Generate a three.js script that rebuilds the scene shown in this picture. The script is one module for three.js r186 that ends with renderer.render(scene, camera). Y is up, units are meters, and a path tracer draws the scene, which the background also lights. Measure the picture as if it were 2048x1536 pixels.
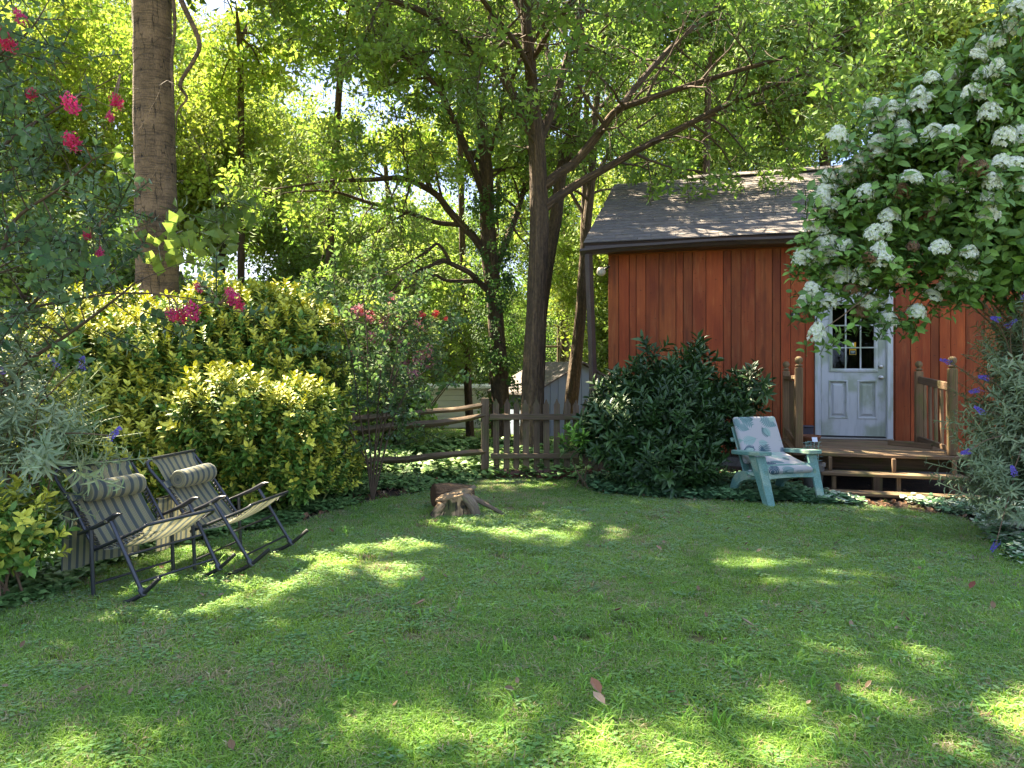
import * as THREE from 'three';
import { mergeGeometries } from 'three/addons/utils/BufferGeometryUtils.js';
import { ConvexGeometry } from 'three/addons/geometries/ConvexGeometry.js';
import { RoundedBoxGeometry } from 'three/addons/geometries/RoundedBoxGeometry.js';

// ---------------------------------------------------------------- camera, sky, sun, exposure
const scene = new THREE.Scene();
const EYE = 1.42, FOC = 1460, HOR = 735;          // eye height in metres, focal length and horizon row of the 2048 x 1536 frame
const camera = new THREE.PerspectiveCamera(2 * Math.atan(768 / FOC) * 180 / Math.PI, 4 / 3, 0.05, 400);
camera.position.set(0, EYE, 0);
camera.lookAt(0, EYE, -10);
camera.setViewOffset(2048, 1536, 0, 768 - HOR, 2048, 1536);   // level camera, lens shifted down a little
camera.updateProjectionMatrix();

const SUN = new THREE.Vector3(-0.50, 0.80, -0.42).normalize();
function lerp(a, b, t) { return a + (b - a) * t; }
function clamp(x, a = 0, b = 1) { return Math.min(b, Math.max(a, x)); }
function smooth(a, b, x) { const t = clamp((x - a) / (b - a)); return t * t * (3 - 2 * t); }
function rng(seed) { let a = seed >>> 0; return () => { a = (a + 0x6D2B79F5) | 0; let t = Math.imul(a ^ (a >>> 15), 1 | a); t = (t + Math.imul(t ^ (t >>> 7), 61 | t)) ^ t; return ((t ^ (t >>> 14)) >>> 0) / 4294967296; }; }
function hash(x, y, s) { let h = Math.imul(x, 374761393) ^ Math.imul(y, 668265263) ^ Math.imul(s, 1442695041); h = Math.imul(h ^ (h >>> 13), 1274126177); return ((h ^ (h >>> 16)) >>> 0) / 4294967296; }
function vnoise(x, y, px, py, s) {              // value noise that repeats every px, py cells
  const x0 = Math.floor(x), y0 = Math.floor(y), fx = x - x0, fy = y - y0, sx = fx * fx * (3 - 2 * fx), sy = fy * fy * (3 - 2 * fy);
  const m = (a, n) => ((a % n) + n) % n;
  const a = hash(m(x0, px), m(y0, py), s), b = hash(m(x0 + 1, px), m(y0, py), s), c = hash(m(x0, px), m(y0 + 1, py), s), d = hash(m(x0 + 1, px), m(y0 + 1, py), s);
  return lerp(lerp(a, b, sx), lerp(c, d, sx), sy);
}
function fbm(u, v, fx, fy, s, oct = 4) { let t = 0, w = 0.5, n = 0; for (let i = 0; i < oct; i++) { t += w * vnoise(u * fx, v * fy, fx, fy, s + i * 17); n += w; w *= 0.5; fx *= 2; fy *= 2; } return t / n; }

{
  const w = 512, h = 256, data = new Float32Array(w * h * 4), d = new THREE.Vector3();
  for (let j = 0; j < h; j++) for (let i = 0; i < w; i++) {
    const u = (i + 0.5) / w, v = (j + 0.5) / h, el = (v - 0.5) * Math.PI, az = (u - 0.5) * 2 * Math.PI;
    d.set(Math.cos(az) * Math.cos(el), Math.sin(el), Math.sin(az) * Math.cos(el));
    const up = Math.max(0, d.y), hz = Math.exp(-up * 8);
    const glow = Math.exp(-Math.acos(clamp(d.dot(SUN), -1, 1)) / 0.28);
    const cl = smooth(0.52, 0.8, fbm(u, v * 1.7, 10, 9, 5, 5)) * 0.5;
    let r = lerp(0.115, 0.18, hz) + glow * 0.9, g = lerp(0.167, 0.235, hz) + glow * 0.85, b = lerp(0.3, 0.33, hz) + glow * 0.75;
    r = lerp(r, 0.46, cl); g = lerp(g, 0.47, cl); b = lerp(b, 0.5, cl);
    if (d.y < 0) { const k = smooth(0, -0.15, d.y); r = lerp(r, 0.10, k); g = lerp(g, 0.12, k); b = lerp(b, 0.09, k); }
    data.set([r * 0.74, g * 0.74, b * 0.74, 1], (j * w + i) * 4);
  }
  const t = new THREE.DataTexture(data, w, h, THREE.RGBAFormat, THREE.FloatType);
  t.mapping = THREE.EquirectangularReflectionMapping; t.magFilter = THREE.LinearFilter; t.needsUpdate = true;
  scene.background = t; scene.environment = t;
}
const sun = new THREE.DirectionalLight(0xfff0d4, 5);
sun.position.copy(SUN).multiplyScalar(60); sun.castShadow = true; sun.shadow.radius = 1;
Object.assign(sun.shadow.camera, { left: -30, right: 30, top: 30, bottom: -30, near: 1, far: 140 });
sun.shadow.mapSize.set(4096, 4096);
scene.add(sun, sun.target);
const renderer = new THREE.WebGLRenderer({ antialias: true });
renderer.toneMapping = THREE.LinearToneMapping;
renderer.toneMappingExposure = 8.6;
renderer.shadowMap.enabled = true;

// ---------------------------------------------------------------- helpers
const V = (x, y, z) => new THREE.Vector3(x, y, z);
const UP = V(0, 1, 0);
const P = (px, py, d) => V((px - 1024) / FOC * d, EYE - (py - HOR) / FOC * d, -d);   // the place at depth d that a photograph row and column look at
const G = (px, py) => P(px, py, EYE * FOC / (py - HOR));                              // the same on level ground
function groundY(x, z) { return -0.05 * Math.max(0, -z - 12.5); }
function smoothNoise(x, y, s) { return vnoise(x, y, 4096, 4096, s); }
const used = {};
function numbered(n) { used[n] = (used[n] ?? -1) + 1; return used[n] ? `${n}_${String(used[n]).padStart(3, '0')}` : n; }
function shade(o) { o.traverse((c) => { if (c.isMesh) { c.castShadow = true; c.receiveShadow = true; } }); return o; }
function thing(name, label, category, base = V(0, 0, 0), turn = 0, group) {
  const o = new THREE.Group(); o.name = numbered(name); o.position.copy(base); o.rotation.y = turn;
  o.userData = { label, category }; if (group) o.userData.group = group;
  scene.add(o); return o;
}
function part(name, geo, mat, parent, world = false) {       // world: the shape was made in scene coordinates of an unturned thing
  if (world) geo.translate(-parent.position.x, -parent.position.y, -parent.position.z);
  const m = new THREE.Mesh(geo, mat); m.name = name; m.castShadow = m.receiveShadow = true; parent.add(m); return m;
}
function single(name, label, category, geo, mat, group) {
  const m = new THREE.Mesh(geo, mat); m.name = numbered(name); m.userData = { label, category }; if (group) m.userData.group = group;
  m.castShadow = m.receiveShadow = true; scene.add(m); return m;
}
function struct(name, geo, mat, label) { const m = new THREE.Mesh(geo, mat); m.name = numbered(name); m.userData = { kind: 'structure' }; if (label) m.userData.label = label; m.receiveShadow = true; m.castShadow = true; scene.add(m); return m; }
function copies(name, geo, mat, list, parent, extra = {}) {   // list: { p, q, s, c }
  const im = new THREE.InstancedMesh(geo, mat, list.length), m4 = new THREE.Matrix4(), s = V(1, 1, 1), p = V(0, 0, 0);
  const off = parent === scene ? V(0, 0, 0) : parent.position;
  list.forEach((e, i) => { s.setScalar(e.s ?? 1); p.copy(e.p).sub(off); m4.compose(p, e.q, s); im.setMatrixAt(i, m4); im.setColorAt(i, e.c); });
  im.name = parent === scene ? numbered(name) : name; im.userData = { kind: 'stuff', ...extra }; im.castShadow = im.receiveShadow = true; parent.add(im); return im;
}
function rdir(r) { const z = r() * 2 - 1, a = r() * 6.2832, k = Math.sqrt(1 - z * z); return V(Math.cos(a) * k, z, Math.sin(a) * k); }
function aim(dir, r) { const q = new THREE.Quaternion().setFromUnitVectors(UP, dir); return q.multiply(new THREE.Quaternion().setFromAxisAngle(UP, r() * 6.2832)); }
function mixc(a, b, t, r, j = 0.12) { const k = 1 + (r() - 0.5) * 2 * j; return new THREE.Color(lerp(a[0], b[0], t) * k, lerp(a[1], b[1], t) * k, lerp(a[2], b[2], t) * k); }
const lin = (r, g, b) => new THREE.Color().setRGB(r, g, b);

// tapered tube through points; u runs round the stem and v along it, both in metres
function tube(pts, rad, sides = 6, per = 4, lump = 0, seed = 1) {
  const c = new THREE.CatmullRomCurve3(pts, false, 'centripetal'), n = (pts.length - 1) * per, pos = [], uv = [], idx = [];
  let t0 = null, nrm = V(0, 0, 0), len = 0, prev = null;
  for (let i = 0; i <= n; i++) {
    const k = i / n, p = c.getPoint(k), t = c.getTangent(k), f = k * (rad.length - 1), a = Math.min(rad.length - 2, Math.floor(f));
    const r = lerp(rad[a], rad[a + 1], f - a);
    if (!t0) { nrm.set(1, 0, 0); if (Math.abs(t.x) > 0.9) nrm.set(0, 0, 1); }
    nrm.addScaledVector(t, -nrm.dot(t)).normalize(); t0 = t;
    const b = V(0, 0, 0).crossVectors(t, nrm);
    if (prev) len += p.distanceTo(prev); prev = p;
    for (let s = 0; s <= sides; s++) {
      const th = s / sides * 6.28318, ss = s % sides, rr = r * (1 + lump * (smoothNoise(ss * 1.7, len * 1.3 + seed * 9, seed) - 0.5) + lump * 0.5 * (smoothNoise(ss * 3.1 + 50, len * 5 + seed, seed) - 0.5));
      pos.push(p.x + (nrm.x * Math.cos(th) + b.x * Math.sin(th)) * rr, p.y + (nrm.y * Math.cos(th) + b.y * Math.sin(th)) * rr, p.z + (nrm.z * Math.cos(th) + b.z * Math.sin(th)) * rr);
      uv.push(s / sides * 6.28318 * Math.max(rad[0], 0.05), len);
    }
  }
  const w = sides + 1;
  for (let i = 0; i < n; i++) for (let s = 0; s < sides; s++) { const a = i * w + s; idx.push(a, a + 1, a + w, a + 1, a + w + 1, a + w); }
  for (const e of [0, n]) {                       // caps
    const c0 = pos.length / 3, p = c.getPoint(e / n); pos.push(p.x, p.y, p.z); uv.push(0.1, 0.1);
    for (let s = 0; s < sides; s++) e ? idx.push(c0, e * w + s, e * w + s + 1) : idx.push(c0, s + 1, s);
  }
  const g = new THREE.BufferGeometry();
  g.setAttribute('position', new THREE.Float32BufferAttribute(pos, 3)); g.setAttribute('uv', new THREE.Float32BufferAttribute(uv, 2)); g.setIndex(idx); g.computeVertexNormals();
  return g;
}
function merge(list) {
  const ks = list.map((g) => { const k = g.index ? g.toNonIndexed() : g; if (!k.attributes.normal) k.computeVertexNormals(); for (const n of Object.keys(k.attributes)) if (!['position', 'normal', 'uv'].includes(n)) k.deleteAttribute(n); return k; });
  if (ks.some((k) => !k.attributes.uv)) ks.forEach((k) => k.deleteAttribute('uv'));
  return mergeGeometries(ks);
}
function flatUV(g, grain = 'y', ou = 0, ov = 0) {  // uv in metres by the way each face points; v runs along the grain
  g = g.index ? g.toNonIndexed() : g; g.computeVertexNormals();
  const p = g.attributes.position, n = g.attributes.normal, uv = new Float32Array(p.count * 2), ax = ['x', 'y', 'z'];
  for (let i = 0; i < p.count; i++) {
    const nn = [Math.abs(n.getX(i)), Math.abs(n.getY(i)), Math.abs(n.getZ(i))], m = ax[nn.indexOf(Math.max(...nn))], co = { x: p.getX(i), y: p.getY(i), z: p.getZ(i) };
    let rest = ax.filter((a) => a !== m), v = rest.includes(grain) ? grain : rest[1], u = rest.find((a) => a !== v);
    uv[i * 2] = co[u] + ou; uv[i * 2 + 1] = co[v] + ov;
  }
  g.setAttribute('uv', new THREE.BufferAttribute(uv, 2)); return g;
}
function chamfer(w, h, d, c = 0.006) {             // box with bevelled edges, 44 triangles
  const pts = [], x = w / 2, y = h / 2, z = d / 2;
  for (const i of [-1, 1]) for (const j of [-1, 1]) for (const k of [-1, 1]) pts.push(V(i * (x - c), j * (y - c), k * z), V(i * (x - c), j * y, k * (z - c)), V(i * x, j * (y - c), k * (z - c)));
  return new ConvexGeometry(pts);
}
let boardSeed = 3;
function board(w, h, d, grain = 'y', c = 0.006) { const r = rng(boardSeed++ * 77); return flatUV(c ? chamfer(w, h, d, c) : new THREE.BoxGeometry(w, h, d), grain, r() * 7, r() * 7); }
function hull(pts, grain = 'y') { const r = rng(boardSeed++ * 77); return flatUV(new ConvexGeometry(pts.map((p) => V(...p))), grain, r() * 7, r() * 7); }
const at = (g, x, y, z) => g.translate(x, y, z);
function beam(a, b, w, h, grain = 'y', c = 0.005) {  // squared timber from a to b
  const L = a.distanceTo(b), g = board(w, L, h, 'y', c), q = new THREE.Quaternion().setFromUnitVectors(UP, b.clone().sub(a).normalize());
  return g.applyQuaternion(q).translate((a.x + b.x) / 2, (a.y + b.y) / 2, (a.z + b.z) / 2);
}
function rod(a, b, r, sides = 8) { return tube([a, b], [r, r], sides, 1); }

// ---------------------------------------------------------------- textures and materials
function tex(w, h, fn, srgb = true) {
  const data = new Uint8Array(w * h * 4);
  for (let j = 0; j < h; j++) for (let i = 0; i < w; i++) { const c = fn((i + 0.5) / w, (j + 0.5) / h); for (let k = 0; k < 3; k++) data[(j * w + i) * 4 + k] = clamp(c[k]) * 255; data[(j * w + i) * 4 + 3] = 255; }
  const t = new THREE.DataTexture(data, w, h); t.wrapS = t.wrapT = THREE.RepeatWrapping; t.magFilter = THREE.LinearFilter; t.minFilter = THREE.LinearMipmapLinearFilter; t.generateMipmaps = true;
  if (srgb) t.colorSpace = THREE.SRGBColorSpace; t.needsUpdate = true; return t;
}
function sized(t, u, v = u) { const c = t.clone(); c.repeat.set(1 / u, 1 / v); c.needsUpdate = true; return c; }   // one tile covers u x v metres
const grey = (v) => [v, v, v];
const woodGrain = (u, v, s) => {
  const warp = fbm(u, v, 3, 2, s + 3, 3) * 0.25, g = fbm(u + warp * 0.15, v, 48, 3, s, 4), f = vnoise(u * 160, v * 24, 160, 24, s + 9);
  return clamp(0.15 + g * 0.75 + (f - 0.5) * 0.25);
};
const knots = (u, v, s, n) => { let k = 0; for (let i = 0; i < n; i++) { const a = hash(i, 1, s), b = hash(i, 2, s), du = Math.abs(((u - a + 1.5) % 1) - 0.5), dv = Math.abs(((v - b + 1.5) % 1) - 0.5); k = Math.max(k, Math.exp(-(du * du * 9000 + dv * dv * 9000 * 4) / (0.5 + hash(i, 3, s)))); } return k; };
const tWoodBump = tex(512, 512, (u, v) => grey(woodGrain(u, v, 11)), false);
const tRed = tex(512, 1024, (u, v) => {
  const g = woodGrain(u, v, 21), bl = fbm(u, v, 4, 5, 33, 5), st = smooth(0.56, 0.8, fbm(u, v, 14, 5, 41, 4)), k = knots(u, v * 3, 7, 16), wear = smooth(0.58, 0.78, fbm(u, v, 26, 12, 55, 4));
  const d = 0.86 + 0.2 * g - 0.16 * st - 0.4 * k;
  return [0.645 * d * (0.8 + bl * 0.38) + wear * 0.03, 0.308 * d * (0.72 + bl * 0.56) + wear * 0.05, 0.138 * d * (0.7 + bl * 0.6) + wear * 0.045];
});
const tGrey = tex(512, 512, (u, v) => { const g = woodGrain(u, v, 61), b = fbm(u, v, 4, 4, 71, 5), m = smooth(0.55, 0.75, fbm(u, v, 14, 8, 81, 4)); const k = 0.55 + 0.5 * g; return [(0.46 + b * 0.16) * k - m * 0.05, (0.40 + b * 0.16) * k, (0.33 + b * 0.15) * k - m * 0.06]; });
const tBark = tex(512, 512, (u, v) => { const r = Math.abs(fbm(u, v, 14, 3, 91, 4) - 0.5) * 2, c = fbm(u, v, 24, 36, 95, 3), b = fbm(u, v, 5, 4, 99, 4); const k = 0.62 + 0.5 * r + 0.3 * (c - 0.5); return [(0.46 + b * 0.14) * k, (0.39 + b * 0.14) * k, (0.31 + b * 0.12) * k]; });
const tBarkBump = tex(512, 512, (u, v) => grey(clamp(Math.abs(fbm(u, v, 14, 3, 91, 4) - 0.5) * 2.2 + 0.35 * (fbm(u, v, 24, 36, 95, 3) - 0.3))), false);
const fineBark = (u, v) => {                        // finely cracked bark: short cross cracks, a few long vertical splits
  const wu = u + 0.02 * fbm(u, v, 8, 8, 127, 3), wv = v + 0.012 * fbm(u, v, 20, 20, 129, 3);
  const row = vnoise(wu * 9, wv * 84, 9, 84, 131), fineC = vnoise(wu * 110, wv * 60, 110, 60, 137), split = Math.abs(fbm(wu, v, 8, 2, 141, 5) - 0.5);
  return { row: smooth(0.2, 0.45, row), fineC, split: smooth(0.025, 0.004, split) * smooth(0.4, 0.6, vnoise(u * 5, v * 6, 5, 6, 143)), b: fbm(u, v, 4, 5, 145, 6) };
};
const tFine = tex(512, 512, (u, v) => { const f = fineBark(u, v), k = 0.74 + 0.17 * f.row + 0.2 * (f.fineC - 0.5) - 0.42 * f.split + 0.5 * (f.b - 0.5); return [0.60 * k, 0.515 * k, 0.415 * k]; });
const tFineBump = tex(512, 512, (u, v) => { const f = fineBark(u, v); return grey(clamp(0.45 + 0.25 * f.row + 0.3 * (f.fineC - 0.5) - 0.45 * f.split + 0.3 * (f.b - 0.5))); }, false);
const tSpeck = tex(512, 512, (u, v) => { const s = vnoise(u * 256, v * 256, 256, 256, 151), b = fbm(u, v, 6, 6, 155, 5); const k = 0.7 + 0.35 * s + 0.3 * (b - 0.5); return [k, k * 0.985, k * 0.97]; });
const tSpeckBump = tex(256, 256, (u, v) => grey(fbm(u, v, 64, 64, 161, 3)), false);
const tSoil = tex(512, 512, (u, v) => { const a = fbm(u, v, 6, 6, 171, 6), c = vnoise(u * 90, v * 90, 90, 90, 175); const k = 0.5 + 0.6 * a + 0.5 * (c - 0.5); return [0.36 * k, 0.29 * k, 0.20 * k]; });
const tTurf = tex(512, 512, (u, v) => { const a = fbm(u, v, 5, 5, 181, 6), c = fbm(u, v, 60, 60, 185, 3), t = smooth(0.4, 0.62, a); const k = 0.5 + 0.9 * (c - 0.1); return [lerp(0.40, 0.35, t) * k, lerp(0.38, 0.42, t) * k, lerp(0.21, 0.17, t) * k]; });
const tDirt = tex(512, 512, (u, v) => { const a = smooth(0.46, 0.72, fbm(u, v, 5, 4, 191, 6)), s = smooth(0.5, 0.8, fbm(u, v, 40, 6, 195, 4)) * 0.5; const k = 1 - 0.12 * s; return [lerp(0.80, 0.66, a) * k, lerp(0.83, 0.71, a) * k, lerp(0.85, 0.64, a) * k]; });
const tTeal = tex(512, 512, (u, v) => { const a = smooth(0.4, 0.7, fbm(u, v, 6, 6, 201, 6)), c = vnoise(u * 120, v * 120, 120, 120, 205) * 0.12; return [lerp(0.36, 0.52, a) + c, lerp(0.52, 0.60, a) + c, lerp(0.47, 0.51, a) + c]; });
const tStump = tex(256, 256, (u, v) => { const g = fbm(u, v, 18, 3, 221, 4), m = smooth(0.5, 0.68, fbm(u, v, 5, 4, 227, 4)), d = smooth(0.55, 0.72, fbm(u, v, 26, 4, 231, 4)); const c = [0.74, 0.61, 0.44].map((a, i) => lerp(a, [0.33, 0.33, 0.18][i], m) * (0.5 + 0.85 * g)); return c.map((a) => a * (1 - 0.6 * d)); });
const tStumpBump = tex(256, 256, (u, v) => grey(clamp(fbm(u, v, 18, 3, 221, 4) - 0.5 * smooth(0.55, 0.72, fbm(u, v, 26, 4, 231, 4)))), false);
const std = (o) => new THREE.MeshStandardMaterial(o);
const M = {};
M.red = [0, 1, 2, 3, 4].map((i) => { const m = std({ map: sized(tRed, 0.9, 2.6), roughness: 0.86, bumpMap: sized(tWoodBump, 0.4, 1.6), bumpScale: 0.003 }); m.color.setRGB(...[[0.84, 0.84, 0.84], [0.68, 0.68, 0.7], [0.9, 0.8, 0.74], [0.77, 0.86, 0.86], [0.62, 0.7, 0.75]][i]); return m; });
M.fence = std({ map: sized(tGrey, 0.5, 1.4), roughness: 0.92, bumpMap: sized(tWoodBump, 0.3, 1.2), bumpScale: 0.004 }); M.fence.color.setRGB(0.85, 0.75, 0.62);
M.deck = [0, 1, 2].map((i) => { const m = std({ map: sized(tGrey, 0.5, 1.6), roughness: 0.85, bumpMap: sized(tWoodBump, 0.3, 1.2), bumpScale: 0.003 }); m.color.setRGB(...[[1.1, 0.86, 0.6], [0.95, 0.75, 0.55], [1.15, 0.95, 0.68]][i]); return m; });
M.post = std({ map: sized(tGrey, 0.5, 1.6), roughness: 0.8, bumpMap: sized(tWoodBump, 0.3, 1.2), bumpScale: 0.002 }); M.post.color.setRGB(1.12, 0.86, 0.54);
M.oldBoard = std({ map: sized(tGrey, 0.5, 1.4), roughness: 0.92, bumpMap: sized(tWoodBump, 0.3, 1.2), bumpScale: 0.004 }); M.oldBoard.color.setRGB(0.42, 0.33, 0.26);
M.bark = std({ map: sized(tBark, 0.9, 1.5), roughness: 0.95, bumpMap: sized(tBarkBump, 0.9, 1.5), bumpScale: 0.035 }); M.bark.color.setRGB(0.78, 0.68, 0.58);
M.barkPale = std({ map: sized(tFine, 1.1, 1.1), roughness: 0.93, bumpMap: sized(tFineBump, 1.1, 1.1), bumpScale: 0.014 }); M.barkPale.color.setRGB(0.6, 0.55, 0.5);
M.twig = std({ map: sized(tBark, 0.3, 0.6), roughness: 0.9 }); M.twig.color.setRGB(0.7, 0.62, 0.55);
M.stem = std({ roughness: 0.85, color: lin(0.16, 0.1, 0.055) });
M.brown = std({ map: sized(tSpeck, 0.8, 0.8), roughness: 0.45 }); M.brown.color.setRGB(0.075, 0.05, 0.037);
M.white = std({ map: sized(tDirt, 1.3, 1.3), roughness: 0.5 }); M.white.color.setRGB(0.75, 0.72, 0.68);
M.trim = std({ map: sized(tDirt, 0.7, 1.7), roughness: 0.55 }); M.trim.color.setRGB(0.82, 0.79, 0.76);
M.metal = std({ color: lin(0.5, 0.48, 0.44), roughness: 0.32, metalness: 1 });
M.black = std({ color: lin(0.012, 0.012, 0.013), roughness: 0.5 });
M.tube = std({ color: lin(0.06, 0.062, 0.068), roughness: 0.35, metalness: 0.6 });
M.armPlastic = std({ color: lin(0.03, 0.03, 0.033), roughness: 0.3 });
M.rubber = std({ color: lin(0.02, 0.02, 0.02), roughness: 0.7 });
M.teal = std({ map: sized(tTeal, 0.7, 0.7), roughness: 0.55 });
M.shingle = [0, 1, 2, 3].map((i) => { const m = std({ map: sized(tSpeck, 0.6, 0.6), roughness: 0.95, bumpMap: sized(tSpeckBump, 0.25), bumpScale: 0.002 }); m.color.setRGB(...[[0.215, 0.19, 0.17], [0.18, 0.16, 0.148], [0.255, 0.22, 0.19], [0.2, 0.183, 0.172]][i]); return m; });
M.brick = [0, 1, 2].map((i) => { const m = std({ map: sized(tSpeck, 0.5), roughness: 0.95, bumpMap: sized(tSpeckBump, 0.2), bumpScale: 0.004 }); m.color.setRGB(...[[0.24, 0.085, 0.05], [0.19, 0.075, 0.05], [0.16, 0.08, 0.06]][i]); return m; });
M.terracotta = std({ map: sized(tSpeck, 0.4), roughness: 0.8 }); M.terracotta.color.setRGB(0.28, 0.11, 0.05);
M.concrete = std({ map: sized(tSpeck, 0.7), roughness: 0.95, bumpMap: sized(tSpeckBump, 0.4), bumpScale: 0.004 }); M.concrete.color.setRGB(0.2, 0.19, 0.17);
M.glass = new THREE.MeshPhysicalMaterial({ color: lin(0.9, 0.92, 0.92), roughness: 0.02, transmission: 1, thickness: 0, ior: 1.5 });
const leafMat = (trans = 0.45, rough = 0.95, coat = 0) => new THREE.MeshPhysicalMaterial({ color: 0xffffff, vertexColors: true, roughness: rough, transmission: trans, thickness: 0, ior: 1.35, side: THREE.DoubleSide, clearcoat: coat, clearcoatRoughness: 0.38 });
const plainLeaf = (rough) => std({ color: 0xffffff, vertexColors: true, roughness: rough, side: THREE.DoubleSide });
M.leaf = leafMat(0.5, 1); M.leafGloss = plainLeaf(0.5); M.leafShrub = plainLeaf(0.6); M.petal = leafMat(0.35, 1); M.grass = leafMat(0.45, 1);

// ---------------------------------------------------------------- ground
const poly = (list) => list.map(([x, y]) => { const g = G(x, y); return [g.x, g.z]; });
function inside(pts, x, z) { let c = false; for (let i = 0, j = pts.length - 1; i < pts.length; j = i++) { const [a, b] = pts[i], [e, f] = pts[j]; if ((b > z) !== (f > z) && x < (e - a) * (z - b) / (f - b) + a) c = !c; } return c; }
const leftBed = [[-9, -3.2], ...poly([[-260, 1300], [0, 1228], [120, 1192], [215, 1135], [330, 1098], [480, 1070], [610, 1046], [690, 1018], [770, 1000], [860, 985], [930, 968]]), [-0.45, -9.3], [-5, -9.4], [-9, -9.4]];
const rightBed = [...poly([[1165, 966], [1190, 984], [1240, 992], [1350, 999], [1460, 1004], [1560, 1008], [1690, 1012], [1800, 1022], [1905, 1034], [1960, 1058], [2000, 1096], [2060, 1140], [2300, 1300]]), [9, -4.5], [9, -11], [1.2, -11.2], [0.85, -9.4]];
{
  const g = new THREE.PlaneGeometry(300, 300, 150, 150).rotateX(-Math.PI / 2).translate(0, 0, -60), p = g.attributes.position;
  for (let i = 0; i < p.count; i++) p.setY(i, groundY(p.getX(i), p.getZ(i)) - 0.004);
  const uv = g.attributes.uv; for (let i = 0; i < p.count; i++) uv.setXY(i, p.getX(i), p.getZ(i));
  g.computeVertexNormals();
  struct('ground', g, std({ map: sized(tTurf, 1.7), roughness: 1, bumpMap: sized(tSpeckBump, 0.5), bumpScale: 0.01 }));
}
function bedMesh(name, pts) {
  const sh = new THREE.Shape(); const ring = []; const n = pts.length, r = rng(5);
  for (let i = 0; i < n; i++) { const a = pts[i], b = pts[(i + 1) % n], m = Math.max(1, Math.round(Math.hypot(a[0] - b[0], a[1] - b[1]) / 0.12)); for (let k = 0; k < m; k++) ring.push([lerp(a[0], b[0], k / m) + (r() - 0.5) * 0.07, lerp(a[1], b[1], k / m) + (r() - 0.5) * 0.07]); }
  ring.forEach(([x, z], i) => i ? sh.lineTo(x, -z) : sh.moveTo(x, -z));
  const g = new THREE.ShapeGeometry(sh).rotateX(-Math.PI / 2).translate(0, 0.004, 0), p = g.attributes.position, uv = g.attributes.uv;
  for (let i = 0; i < p.count; i++) uv.setXY(i, p.getX(i), p.getZ(i));
  struct(name, g, M.soil);
}
M.soil = std({ map: sized(tSoil, 0.8), roughness: 1, bumpMap: sized(tSpeckBump, 0.3), bumpScale: 0.02 }); M.soil.color.setRGB(0.7, 0.62, 0.55);
bedMesh('soil_bed', leftBed); bedMesh('soil_bed', rightBed);

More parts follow.
